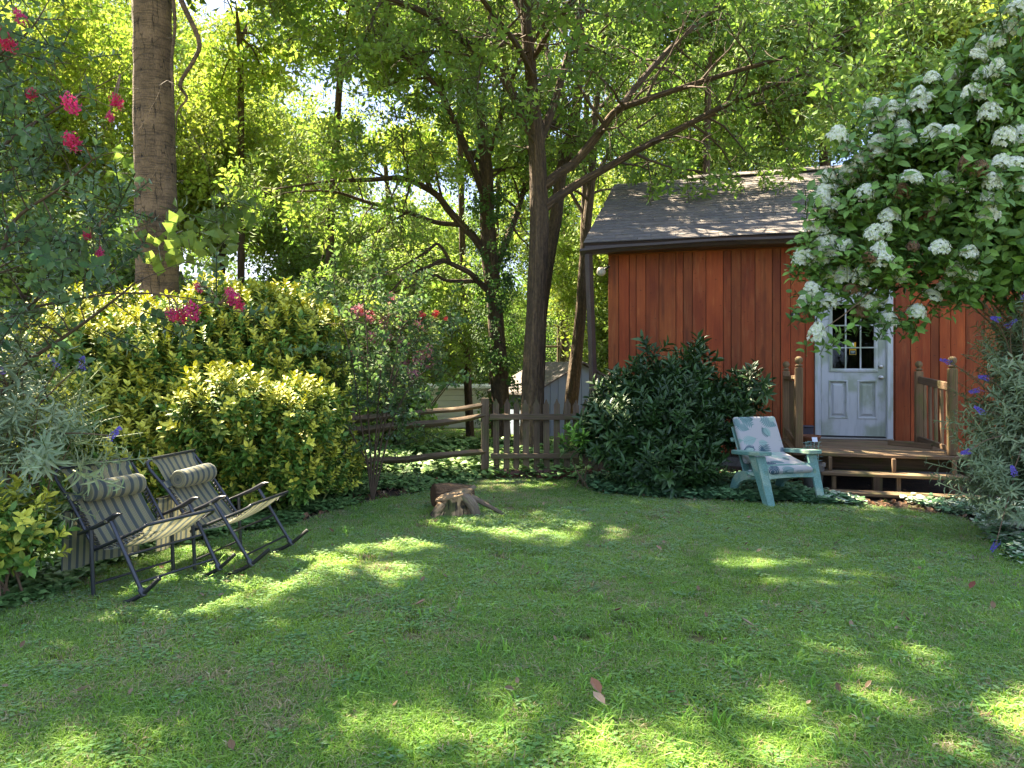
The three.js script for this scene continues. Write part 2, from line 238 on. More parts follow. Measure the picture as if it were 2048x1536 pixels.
// ---------------------------------------------------------------- red shed
const SHED = V(4.67, 0, -10), TURN = -0.283;
const wallS = (px) => { const t = (px - 1024) / FOC; return (t * 10 - 4.67) / (0.96 + 0.279 * t); };    // distance along the front wall from the door's middle
const shed = thing('red_shed', 'red stained board shed with grey shingle roof and white door', 'shed', SHED, TURN);
const WL = -3.36, WR = 3.7, WT = 3.2, DK = 0.44;
{
  const R = rng(42);
  const left = [1220, 1238, 1259, 1273, 1292, 1318.5, 1352, 1367, 1385, 1412, 1446.5, 1462.5, 1482, 1510, 1544.5, 1561, 1581, 1610, 1633].map(wallS);
  left[0] = WL; left[left.length - 1] = -0.49;
  const right = [0.49]; for (const px of [1789, 1820, 1860, 1877.5, 1900, 1930]) right.push(wallS(px));
  while (right.at(-1) < WR - 0.3) right.push(right.at(-1) + 0.14 + R() * 0.12); right[right.length - 1] = WR;
  const plank = (a, b, y0, y1, i) => {
    const narrow = b - a < 0.125, t = narrow ? 0.018 : 0.03, g = board(b - a - 0.007, y1 - y0, t, 'y', 0.003);
    part('plank', at(g, (a + b) / 2, (y0 + y1) / 2, t / 2 + 0.001 + (R() - 0.5) * 0.002), M.red[Math.floor(R() * 5)], shed);
  };
  for (let i = 0; i + 1 < left.length; i++) plank(left[i], left[i + 1], 0.2 + R() * 0.02, WT, i);
  for (let i = 0; i + 1 < right.length; i++) plank(right[i], right[i + 1], 0.2 + R() * 0.02, WT, i);
  for (const [a, b] of [[-0.49, -0.16], [-0.16, 0.14], [0.14, 0.49]]) plank(a, b, 2.6, WT, 0);
  // wall cores, with the doorway left open
  const core = (name, x0, x1, y0, y1, z0, z1, m) => part(name, at(flatUV(new THREE.BoxGeometry(x1 - x0, y1 - y0, z1 - z0), 'y'), (x0 + x1) / 2, (y0 + y1) / 2, (z0 + z1) / 2), m, shed);
  core('wall_core', WL, -0.485, 0.16, WT, -0.1, -0.002, M.oldBoard); core('wall_core', 0.485, WR, 0.16, WT, -0.1, -0.002, M.oldBoard); core('wall_core', -0.485, 0.485, 2.59, WT, -0.1, -0.002, M.oldBoard);
  core('side_wall', WL, WL + 0.1, 0.16, WT, -5.5, -0.102, M.oldBoard); core('side_wall', WR - 0.1, WR, 0.16, WT, -5.5, -0.102, M.oldBoard); core('back_wall', WL + 0.102, WR - 0.102, 0.16, WT, -5.5, -5.4, M.oldBoard);
  core('floor', WL + 0.102, WR - 0.102, 0.3, 0.43, -5.398, -0.102, M.deck[1]); core('foundation', WL + 0.03, WR - 0.03, -0.05, 0.155, -5.45, -0.03, M.concrete);
  // gable ends
  for (const x of [WL, WR - 0.1]) { const s = new THREE.Shape(); s.moveTo(0.0, 0); s.lineTo(-5.5, 0); s.lineTo(-2.75, 1.36); s.closePath(); const g = new THREE.ExtrudeGeometry(s, { depth: 0.1, bevelEnabled: false }).rotateY(Math.PI / 2); part('gable', flatUV(g.rotateY(Math.PI).rotateY(0), 'y').translate(0, WT + 0.002, 0), M.oldBoard, shed).position.set(x + 0.1, 0, 0); }
  part('frieze_board', at(board(WR - WL, 0.1, 0.024, 'x', 0.003), (WL + WR) / 2, WT - 0.06, 0.046), M.red[4], shed);
  // roof: two deck slabs, shingle courses, ridge caps
  const EZ = 0.34, EY = 3.24, RZ = -2.77, RY = 4.84, SL = Math.hypot(EZ - RZ, RY - EY), pitch = Math.atan2(RY - EY, EZ - RZ), x0 = WL - 0.3, x1 = WR + 0.3;
  const roof = new THREE.Group(); roof.name = 'roof'; shed.add(roof);
  const onRoof = (g, x, s, h, back) => { g.rotateX(pitch); g.translate(x, EY + Math.sin(pitch) * s + Math.cos(pitch) * h, EZ - Math.cos(pitch) * s + Math.sin(pitch) * h); if (back) g.rotateY(Math.PI).translate(x0 + x1, 0, 2 * RZ); return g; };
  part('roof_deck', onRoof(new THREE.BoxGeometry(x1 - x0, 0.05, SL).translate(0, 0, 0), (x0 + x1) / 2, SL / 2, -0.03), M.brown, roof);
  part('roof_deck', onRoof(new THREE.BoxGeometry(x1 - x0, 0.05, SL - 0.06), (x0 + x1) / 2, SL / 2 - 0.03, -0.03, true), M.brown, roof);
  part('back_slope', onRoof(flatUV(new THREE.BoxGeometry(x1 - x0, 0.012, SL - 0.06), 'z'), (x0 + x1) / 2, SL / 2 - 0.03, 0.003, true), M.shingle[0], roof);
  const rows = 24, ex = SL / rows, rest = [[], [], [], []];
  const variant = [0, 1, 2, 3].map((i) => { const g = chamfer(1, 0.009, ex * 1.25, 0.002); return g; });
  for (let r = 0; r < rows; r++) {
    let x = x0 - 0.012 - (r % 2) * 0.15 - R() * 0.08, n = 0;
    while (x < x1) {
      const w = 0.2 + R() * 0.2, a = Math.max(x, x0 - 0.012), b = Math.min(x + w - 0.004, x1 + 0.012); x += w;
      if (b - a < 0.04) continue;
      const k = Math.floor(R() * 4), g = new THREE.BoxGeometry(b - a, 0.009 + (R() < 0.4 ? 0.004 : 0), ex * 1.22); g.rotateX(-0.045); flatUV(g, 'z');
      const gg = onRoof(flatUV(g, 'z', R() * 3, R() * 3), (a + b) / 2, r * ex + ex * 0.55 + (R() - 0.5) * 0.006, 0.008 + R() * 0.003);
      if (r < 11 && a < 3.2) part('shingle', gg, M.shingle[k], roof); else rest[k].push(gg);
    }
  }
  rest.forEach((l, k) => { part('upper_shingles', merge(l), M.shingle[k], roof).userData.kind = 'stuff'; });
  for (let x = -2.35; x < x1; x += 0.31) { const s = new THREE.Shape(); s.moveTo(-0.14, -0.066); s.lineTo(0, 0.004); s.lineTo(0.14, -0.066); s.lineTo(0.14, -0.05); s.lineTo(0, 0.03); s.lineTo(-0.14, -0.05); s.closePath(); part('ridge_cap', flatUV(new THREE.ExtrudeGeometry(s, { depth: 0.33, bevelEnabled: false }).rotateY(Math.PI / 2), 'x').translate(x, RY + 0.045 + R() * 0.006, RZ), M.shingle[Math.floor(R() * 4)], roof); }
  part('fascia', at(board(x1 - x0, 0.1, 0.025, 'x', 0.003), (x0 + x1) / 2, EY - 0.085, EZ - 0.03), M.brown, shed);
  part('soffit', at(new THREE.BoxGeometry(x1 - x0, 0.012, EZ - 0.1), (x0 + x1) / 2, EY - 0.128, EZ / 2 + 0.01), M.brown, shed);
  {                                                    // gutter: an open moulded trough that sags towards the corner
    const prof = [[0, 0.02], [0, -0.08], [0.055, -0.08], [0.08, -0.05], [0.11, -0.025], [0.11, 0.008], [0.1, 0.008], [0.1, -0.02], [0.072, -0.042], [0.05, -0.07], [0.012, -0.07], [0.012, 0.02]];
    const n = 28, pos = [], idx = [];
    for (let i = 0; i <= n; i++) { const x = lerp(x0 - 0.05, x1, i / n), sag = -0.05 * Math.pow(clamp((x0 + 1.4 - x) / 1.4), 1.6) + 0.006 * Math.sin(i * 1.1); for (const [z, y] of prof) pos.push(x, EY - 0.05 + y + sag, EZ - 0.012 + z); }
    const m = prof.length; for (let i = 0; i < n; i++) for (let k = 0; k < m; k++) { const a = i * m + k, b = i * m + (k + 1) % m; idx.push(a, b, a + m, b, b + m, a + m); }
    const ends = [0, n * m]; for (const e of ends) for (let k = 1; k < m - 1; k++) idx.push(e, e + k, e + k + 1);
    let g = new THREE.BufferGeometry(); g.setAttribute('position', new THREE.Float32BufferAttribute(pos, 3)); g.setIndex(idx);
    part('gutter', flatUV(g, 'x'), M.brown, shed);
  }
  part('downspout', beam(V(x0 + 0.07, EY - 0.17, EZ + 0.04), V(x0 + 0.17, 0.02, EZ - 0.02), 0.1, 0.075), M.brown, shed);
  // debris of dry leaves lying in the gutter is added with the litter
  const fl = new THREE.Group(); fl.name = 'flood_light'; shed.add(fl);
  part('lamp_head', new THREE.LatheGeometry([[0.001, 0.05], [0.045, 0.045], [0.065, 0], [0.07, -0.03], [0.04, -0.08], [0.001, -0.09]].map(([x, y]) => new THREE.Vector2(x, y)), 14).rotateX(Math.PI / 2 - 0.5).translate(WL - 0.1, 2.86, 0.06), std({ color: lin(0.5, 0.46, 0.34), roughness: 0.5 }), fl);
  part('bracket', rod(V(WL - 0.1, 2.88, 0.0), V(WL + 0.03, 2.93, 0.03), 0.018), M.black, fl);
  const bell = new THREE.Group(); bell.name = 'wall_button'; shed.add(bell); const bx = wallS(1590), by = EYE - (630 - HOR) / FOC * 10.2;
  part('ring', new THREE.LatheGeometry([[0.03, 0], [0.056, 0], [0.06, 0.02], [0.05, 0.036], [0.03, 0.03], [0.03, 0]].map(([x, y]) => new THREE.Vector2(x, y)), 20).rotateX(Math.PI / 2).translate(bx, by, 0.033), M.black, bell);
  part('lens', new THREE.SphereGeometry(0.031, 14, 8, 0, 6.2832, 0, 1.57).scale(1, 0.6, 1).rotateX(Math.PI / 2).translate(bx, by, 0.042), std({ color: lin(0.5, 0.46, 0.36), roughness: 0.25 }), bell);
  // door frame and door
  const fr = new THREE.Group(); fr.name = 'door_frame'; shed.add(fr);
  for (const s of [-1, 1]) { part('casing', at(board(0.072, 2.12, 0.05, 'y', 0.004), s * 0.452, DK + 1.08, 0.036), M.trim, fr); part('jamb', at(board(0.02, 2.06, 0.1, 'y', 0.002), s * 0.4165, DK + 1.06, -0.04), M.trim, fr); }
  part('head_casing', at(board(0.98, 0.075, 0.05, 'x', 0.004), 0, DK + 2.1785, 0.036), M.trim, fr);
  part('threshold', at(board(0.98, 0.022, 0.16, 'x', 0.004), 0, DK + 0.012, 0.02), M.metal, fr);
  part('weather_strip', at(board(0.81, 0.016, 0.03, 'x', 0.002), 0, DK + 0.032, 0.008), M.rubber, fr);
  const door = new THREE.Group(); door.name = 'door'; shed.add(door);
  const b0 = DK + 0.045, H = 2.03, GX = 0.28, g0 = 1.386, g1 = 2.30, front = 0.012, T = 0.044;
  const slab = new THREE.Shape([[-0.404, b0], [0.404, b0], [0.404, b0 + H], [-0.404, b0 + H]].map(([x, y]) => new THREE.Vector2(x, y)));
  const hole = (x0, x1, y0, y1) => { const p = new THREE.Path(); p.moveTo(x0, y0); p.lineTo(x0, y1); p.lineTo(x1, y1); p.lineTo(x1, y0); p.closePath(); return p; };
  slab.holes.push(hole(-GX, GX, g0, g1), hole(-0.30, -0.075, 0.73, 1.235), hole(0.065, 0.29, 0.73, 1.235));
  part('slab', flatUV(new THREE.ExtrudeGeometry(slab, { depth: T, bevelEnabled: false }), 'y', 0.3, 0.1).translate(0, 0, front - T), M.white, door);
  const ringFrame = (x0, x1, y0, y1, w, z0, z1) => {       // mitred moulding with a sloped face
    const list = [], e = [[x0, y0], [x1, y0], [x1, y1], [x0, y1]], s = [[1, 1], [-1, 1], [-1, -1], [1, -1]];
    for (let i = 0; i < 4; i++) { const a = e[i], b = e[(i + 1) % 4], sa = s[i], sb = s[(i + 1) % 4]; const o = (p, q, k) => [p[0] + q[0] * w * k, p[1] + q[1] * w * k]; list.push(new ConvexGeometry([[...a, z0], [...b, z0], [...o(a, sa, 1), z0], [...o(b, sb, 1), z0], [...o(a, sa, 0.15), z1], [...o(b, sb, 0.15), z1], [...o(a, sa, 0.65), z1 + 0.001], [...o(b, sb, 0.65), z1 + 0.001]].map((p) => V(...p)))); }
    return flatUV(merge(list), 'y');
  };
  for (const [p0, p1] of [[-0.30, -0.075], [0.065, 0.29]]) {
    part('panel', flatUV(merge([new THREE.BoxGeometry(p1 - p0 - 0.004, 0.501, 0.02).translate((p0 + p1) / 2, 0.9825, front - 0.03).toNonIndexed(), new ConvexGeometry([[p0 + 0.03, 0.76], [p1 - 0.03, 0.76], [p1 - 0.03, 1.205], [p0 + 0.03, 1.205]].flatMap(([x, y]) => [V(x, y, front - 0.021), V(x + (x < (p0 + p1) / 2 ? 0.028 : -0.028), y + (y < 1 ? 0.028 : -0.028), front - 0.003)]))]), 'y', 0.7, 0.2), M.white, door);
    part('panel_moulding', ringFrame(p0 - 0.012, p1 + 0.012, 0.718, 1.247, 0.026, front + 0.001, front + 0.008), M.white, door);
  }
  part('glazing_frame', ringFrame(-GX - 0.03, GX + 0.03, g0 - 0.03, g1 + 0.03, 0.05, front + 0.001, front + 0.016), M.white, door);
  for (const k of [1, 2]) { part('muntin', at(board(0.019, g1 - g0, 0.022, 'y', 0.004), lerp(-GX, GX, k / 3), (g0 + g1) / 2, front - 0.004), M.white, door); part('muntin', at(board(GX * 2, 0.019, 0.018, 'x', 0.004), 0, lerp(g0, g1, k / 3), front - 0.004), M.white, door); }
  for (let i = 0; i < 3; i++) for (let j = 0; j < 3; j++) part('pane', at(new THREE.PlaneGeometry(GX * 2 / 3 - 0.004, (g1 - g0) / 3 - 0.004), lerp(-GX, GX, (i + 0.5) / 3), lerp(g0, g1, (j + 0.5) / 3), front - 0.024), M.glass, door);
  const stick = (kind) => { const c = document.createElement('canvas'); c.width = 64; c.height = 72; const x = c.getContext('2d'); if (kind) { x.fillStyle = '#c9a21c'; x.fillRect(0, 0, 64, 22); x.fillStyle = '#1c2a33'; x.fillRect(0, 22, 64, 50); x.fillStyle = '#9fb0a8'; x.fillRect(12, 34, 40, 7); x.fillRect(18, 48, 28, 5); x.strokeStyle = '#c9a21c'; x.lineWidth = 4; x.strokeRect(2, 2, 60, 68); } else { x.fillStyle = '#20262a'; x.fillRect(0, 0, 64, 72); x.fillStyle = '#d8dcd8'; x.beginPath(); x.ellipse(30, 34, 20, 24, 0.4, 0, 6.3); x.fill(); x.fillStyle = '#20262a'; x.beginPath(); x.ellipse(22, 40, 9, 7, 0, 0, 6.3); x.fill(); x.fillStyle = '#d19a1e'; x.fillRect(44, 6, 20, 58); } const t = new THREE.CanvasTexture(c); t.colorSpace = THREE.SRGBColorSpace; return std({ map: t, roughness: 0.4 }); };
  part('sticker', new THREE.BoxGeometry(0.08, 0.095, 0.001).translate(0, 1.705 + 0.02, front - 0.022), stick(0), door); part('sticker', new THREE.BoxGeometry(0.085, 0.085, 0.001).translate(0, 1.638, front - 0.022), stick(1), door);
  const knob = (y, k) => part(k ? 'deadbolt' : 'door_knob', new THREE.LatheGeometry((k ? [[0.001, 0.026], [0.014, 0.026], [0.02, 0.022], [0.028, 0.02], [0.031, 0]] : [[0.001, 0.066], [0.018, 0.064], [0.028, 0.052], [0.029, 0.042], [0.02, 0.03], [0.012, 0.022], [0.014, 0.01], [0.03, 0.008], [0.032, 0]]).map(([x, y]) => new THREE.Vector2(x, y)), 20).rotateX(Math.PI / 2).translate(0.345, y, front + 0.001), M.metal, door);
  knob(1.432, 1); knob(1.285, 0);
}
shade(shed);

// ---------------------------------------------------------------- porch and steps
const porch = thing('wooden_porch', 'weathered wooden porch with open steps and ball topped rail posts', 'porch', SHED, TURN);
{
  const R = rng(8), XL = -0.65, XR = 0.74, Z1 = 1.84, DR = 0.92, XD = -0.92;
  let z = 0.075; while (z < Z1) { const w = 0.138; part('deck_board', at(board(DR - XD, 0.035, w - 0.006, 'x', 0.005), (XD + DR) / 2, DK - 0.0175 + (R() - 0.5) * 0.003, z + w / 2), M.deck[Math.floor(R() * 3)], porch); z += w; }
  part('front_joist', at(board(DR - XD - 0.02, 0.2, 0.035, 'x'), (XD + DR) / 2, DK - 0.14, Z1 - 0.5), M.deck[1], porch);
  part('side_joist', at(board(0.035, 0.2, Z1 - 0.2, 'z'), DR - 0.02, DK - 0.14, Z1 / 2), M.deck[1], porch); part('side_joist', at(board(0.035, 0.2, Z1 - 0.2, 'z'), XD + 0.02, DK - 0.14, Z1 / 2), M.deck[1], porch);
  for (const x of [XD + 0.12, (XD + DR) / 2, DR - 0.15]) part('pier', at(board(0.1, 0.26, 0.1), x, 0.09, Z1 - 0.2), M.deck[1], porch);
  const tz = [Z1 + 0.16, Z1 + 0.43], ty = [0.235, 0.06];
  part('tread', at(board(XR - XL + 0.06, 0.035, 0.24, 'x', 0.006), (XL + XR) / 2 + 0.03, ty[0], tz[0]), M.deck[2], porch);
  part('tread', at(board(XR - XL + 0.16, 0.035, 0.2, 'x', 0.006), (XL + XR) / 2 + 0.1, ty[1], tz[1]), M.deck[2], porch);
  for (const x of [XL + 0.09, (XL + XR) / 2 + 0.05, XR - 0.05]) {
    part('tread_support', at(board(0.04, 0.155, 0.05), x + 0.02, ty[0] + 0.0955, tz[0] - 0.06), M.deck[0], porch);
    part('tread_support', at(board(0.045, 0.16, 0.05), x + 0.05, ty[0] - 0.0975, tz[0] + 0.02), M.deck[0], porch);
  }
  // posts with ball tops
  const ball = () => new THREE.LatheGeometry([[0.001, 0.135], [0.025, 0.13], [0.042, 0.112], [0.047, 0.088], [0.04, 0.063], [0.024, 0.048], [0.024, 0.04], [0.042, 0.032], [0.045, 0.02], [0.03, 0.012], [0.028, 0]].map(([x, y]) => new THREE.Vector2(x, y)), 16);
  const post = (x, z, h, m = M.post) => { const p = part('post', at(board(0.09, h, 0.09, 'y', 0.008), x, DK + h / 2, z), m, porch); part('ball_finial', ball().translate(x, DK + h, z), M.post, p); return p; };
  const LX = -0.83, RX = 0.74;
  post(LX - 0.05, 0.28, 0.93); post(LX, 1.5, 0.98); post(RX, 0.3, 0.93); post(RX + 0.01, 1.72, 0.97);
  part('top_rail', beam(V(LX - 0.05, DK + 0.84, 0.33), V(LX, DK + 0.86, 1.45), 0.09, 0.05), M.deck[0], porch);
  part('bottom_rail', beam(V(LX - 0.05, DK + 0.12, 0.33), V(LX, DK + 0.02, 1.45), 0.04, 0.09), M.deck[1], porch);
  for (let k = 0; k < 9; k++) part('baluster', at(board(0.035, 0.74, 0.035), LX - 0.01, DK + 0.44, 0.42 + k * 0.118), M.deck[k % 3], porch);
  part('top_rail', beam(V(RX, DK + 0.82, 0.35), V(RX + 0.01, DK + 0.76, 1.67), 0.04, 0.09), M.deck[1], porch);
  part('bottom_rail', beam(V(RX, DK + 0.06, 0.35), V(RX + 0.01, DK + 0.06, 1.67), 0.04, 0.06), M.deck[1], porch);
  for (let k = 0; k < 5; k++) part('baluster', beam(V(RX + 0.02, DK + 0.08, 0.5 + k * 0.25 + 0.03), V(RX + 0.02, DK + 0.78, 0.5 + k * 0.25), 0.032, 0.05), M.deck[k % 3], porch);
}
const porchAt = (x, y, z) => V(x, y, z).applyAxisAngle(UP, TURN).add(SHED);
{
  const b = single('loose_timber', 'short dark timber lying on the porch deck by the right rail', 'timber', beam(V(-0.28, 0.02, 0.02), V(0.28, 0.022, -0.02), 0.07, 0.04), M.deck[1]); b.position.copy(porchAt(0.5, DK + 0.006, 0.9)); b.rotation.y = -1.15;
  const pot = thing('bowl_planter', 'brown clay bowl planter on the porch beside the left rail post', 'planter', porchAt(-0.66, DK, 0.85), 0);
  part('bowl', new THREE.LatheGeometry([[0.001, 0.002], [0.09, 0.002], [0.135, 0.06], [0.155, 0.09], [0.16, 0.11], [0.148, 0.11], [0.13, 0.07], [0.001, 0.06]].map(([x, y]) => new THREE.Vector2(x, y)), 24), M.terracotta, pot);
  const soil = part('potting_soil', new THREE.CircleGeometry(0.14, 18).rotateX(-Math.PI / 2).translate(0, 0.088, 0), M.soil, pot);
  const bx = single('plastic_crate', 'dark closed plastic box on the porch against the red boards', 'box', merge([chamfer(0.26, 0.17, 0.16, 0.012), chamfer(0.28, 0.025, 0.18, 0.008).translate(0, 0.09, 0)]).translate(0, 0.086, 0), std({ color: lin(0.05, 0.045, 0.06), roughness: 0.5 })); bx.position.copy(porchAt(-0.66, DK + 0.001, 0.22)); bx.rotation.y = TURN;
}

// ---------------------------------------------------------------- gate, fences, brick sill
const GD = 9.34;
function picket(w, h, t, tip) { const s = new THREE.Shape(); s.moveTo(-w / 2, 0); s.lineTo(w / 2, 0); s.lineTo(w / 2, h - tip); s.quadraticCurveTo(w * 0.28, h - tip * 0.75, 0.006, h); s.lineTo(-0.006, h); s.quadraticCurveTo(-w * 0.28, h - tip * 0.75, -w / 2, h - tip); s.closePath(); const r = rng(boardSeed++); return flatUV(new THREE.ExtrudeGeometry(s, { depth: t, bevelEnabled: false, curveSegments: 4 }), 'y', r() * 5, r() * 5); }
{
  const gate = thing('picket_gate', 'weathered grey picket garden gate above a brick sill', 'gate', P(1062, 949, GD)); gate.position.y = 0;
  const R = rng(31), X = (px) => (px - 1024) / FOC * GD - gate.position.x;
  [993, 1012.7, 1032.6, 1052.5, 1073.6, 1093.5, 1113.5, 1133.4].forEach((px, i) => { const g = picket(0.078, 0.95 + (R() - 0.5) * 0.02, 0.02, 0.07); g.rotateZ((R() - 0.5) * 0.03); part('picket', at(g, X(px), 0.065, -0.025), M.fence, gate); });
  part('rail', at(board(1.15, 0.075, 0.04, 'x', 0.006), X(1069), 0.79, 0.022), M.fence, gate); part('rail', at(board(1.12, 0.065, 0.04, 'x', 0.006), X(1069), 0.29, 0.022), M.fence, gate);
  const sill = thing('brick_sill', 'low course of dark red bricks laid under the garden gate', 'brick edging', V(gate.position.x + 0.05, 0, -GD + 0.06));
  for (let row = 0; row < 2; row++) for (let i = 0; i < 6; i++) { const g = flatUV(chamfer(0.2, 0.054, 0.1, 0.006), 'x', R() * 3, R() * 3); g.rotateY((R() - 0.5) * 0.04); part('brick', at(g, -0.53 + i * 0.212 + row * 0.1 + (R() - 0.5) * 0.008, 0.028 + row * 0.058, (R() - 0.5) * 0.012), M.brick[Math.floor(R() * 3)], sill); }
  const side = thing('picket_fence', 'short run of picket fence between the gate and the shed', 'fence', P(1185, 900, 9.75)); side.position.y = 0;
  const Y = (px) => (px - 1024) / FOC * 9.75 - side.position.x;
  [1152, 1171, 1190, 1209, 1228].forEach((px) => part('picket', at(picket(0.08, 0.97 + (R() - 0.5) * 0.03, 0.02, 0.07), Y(px), 0.02, -0.025), M.fence, side));
  part('rail', at(board(0.75, 0.07, 0.04, 'x'), Y(1188), 0.76, 0.02), M.fence, side); part('rail', at(board(0.75, 0.07, 0.04, 'x'), Y(1188), 0.28, 0.02), M.fence, side);
  const f = thing('split_rail_fence', 'old split rail fence with three rails and a squared gate post', 'fence', P(970, 900, GD)); f.position.y = 0;
  part('post', at(board(0.1, 1.06, 0.1, 'y', 0.012), 0, 0.5, 0), M.fence, f);
  const B = V(-1.62, 0, 0.5); part('post', at(board(0.12, 0.98, 0.12, 'y', 0.014), B.x, 0.47, B.z), M.fence, f);
  const C = V(-3.5, 0, 1.0); part('post', at(board(0.12, 0.98, 0.12, 'y', 0.014), C.x, 0.47, C.z), M.fence, f);
  const rail = (a, b, r0, r1, s) => { const n = 5, pts = [], rad = []; const r = rng(s); for (let i = 0; i <= n; i++) { pts.push(a.clone().lerp(b, i / n).add(V(0, (r() - 0.5) * 0.03, (r() - 0.5) * 0.03))); rad.push(lerp(r0, r1, i / n) * (0.9 + r() * 0.2)); } part('rail', tube(pts, rad, 5, 4, 0.35, s), M.fence, f); };
  rail(V(0, 0.94, 0.02), V(B.x, 0.77, B.z), 0.034, 0.045, 3); rail(V(0, 0.8, 0.03), V(B.x, 0.64, B.z + 0.02), 0.036, 0.06, 4); rail(V(0, 0.345, 0.02), V(B.x, 0.26, B.z), 0.04, 0.045, 5);
  rail(V(B.x, 0.76, B.z + 0.02), V(C.x, 0.78, C.z), 0.045, 0.045, 6); rail(V(B.x, 0.3, B.z), V(C.x, 0.32, C.z), 0.045, 0.045, 7);
}

// ---------------------------------------------------------------- reclining rocking chairs
{
  const c = document.createElement('canvas'); c.width = 512; c.height = 64; const x = c.getContext('2d'), r = rng(4);
  x.fillStyle = '#8f928a'; x.fillRect(0, 0, 512, 64);
  for (let i = 0; i < 7; i++) { const o = i * 73 + 4; x.fillStyle = '#626c73'; x.fillRect(o, 0, 25, 64); x.fillStyle = '#c4ba90'; for (const k of [31, 41, 51, 61]) x.fillRect(o + k, 0, 4, 64); x.fillStyle = '#858a84'; x.fillRect(o + 35, 0, 6, 64); }
  for (let i = 0; i < 9000; i++) { x.fillStyle = `rgba(${r() < 0.5 ? 20 : 220},${r() < 0.5 ? 20 : 220},200,0.05)`; x.fillRect(r() * 512, r() * 64, 1, 3); }
  const t = new THREE.CanvasTexture(c); t.wrapS = t.wrapT = THREE.RepeatWrapping; t.colorSpace = THREE.SRGBColorSpace;
  M.stripe = new THREE.MeshPhysicalMaterial({ map: t, roughness: 0.97, transmission: 0.3, thickness: 0, ior: 1.2, side: THREE.DoubleSide, color: lin(0.68, 0.68, 0.56) });
  
}
function sheet(fn, nu, nv, uw = 1, vw = 1) {   // sheet through fn(u, v), two-sided
  const pos = [], uv = [], idx = []; for (let j = 0; j <= nv; j++) for (let i = 0; i <= nu; i++) { const p = fn(i / nu, j / nv); pos.push(p.x, p.y, p.z); uv.push(i / nu * uw, j / nv * vw); }
  for (let j = 0; j < nv; j++) for (let i = 0; i < nu; i++) { const a = j * (nu + 1) + i, b = a + nu + 1; idx.push(a, a + 1, b, a + 1, b + 1, b); }
  const g = new THREE.BufferGeometry(); g.setAttribute('position', new THREE.Float32BufferAttribute(pos, 3)); g.setAttribute('uv', new THREE.Float32BufferAttribute(uv, 2)); g.setIndex(idx); g.computeVertexNormals(); return g;
}
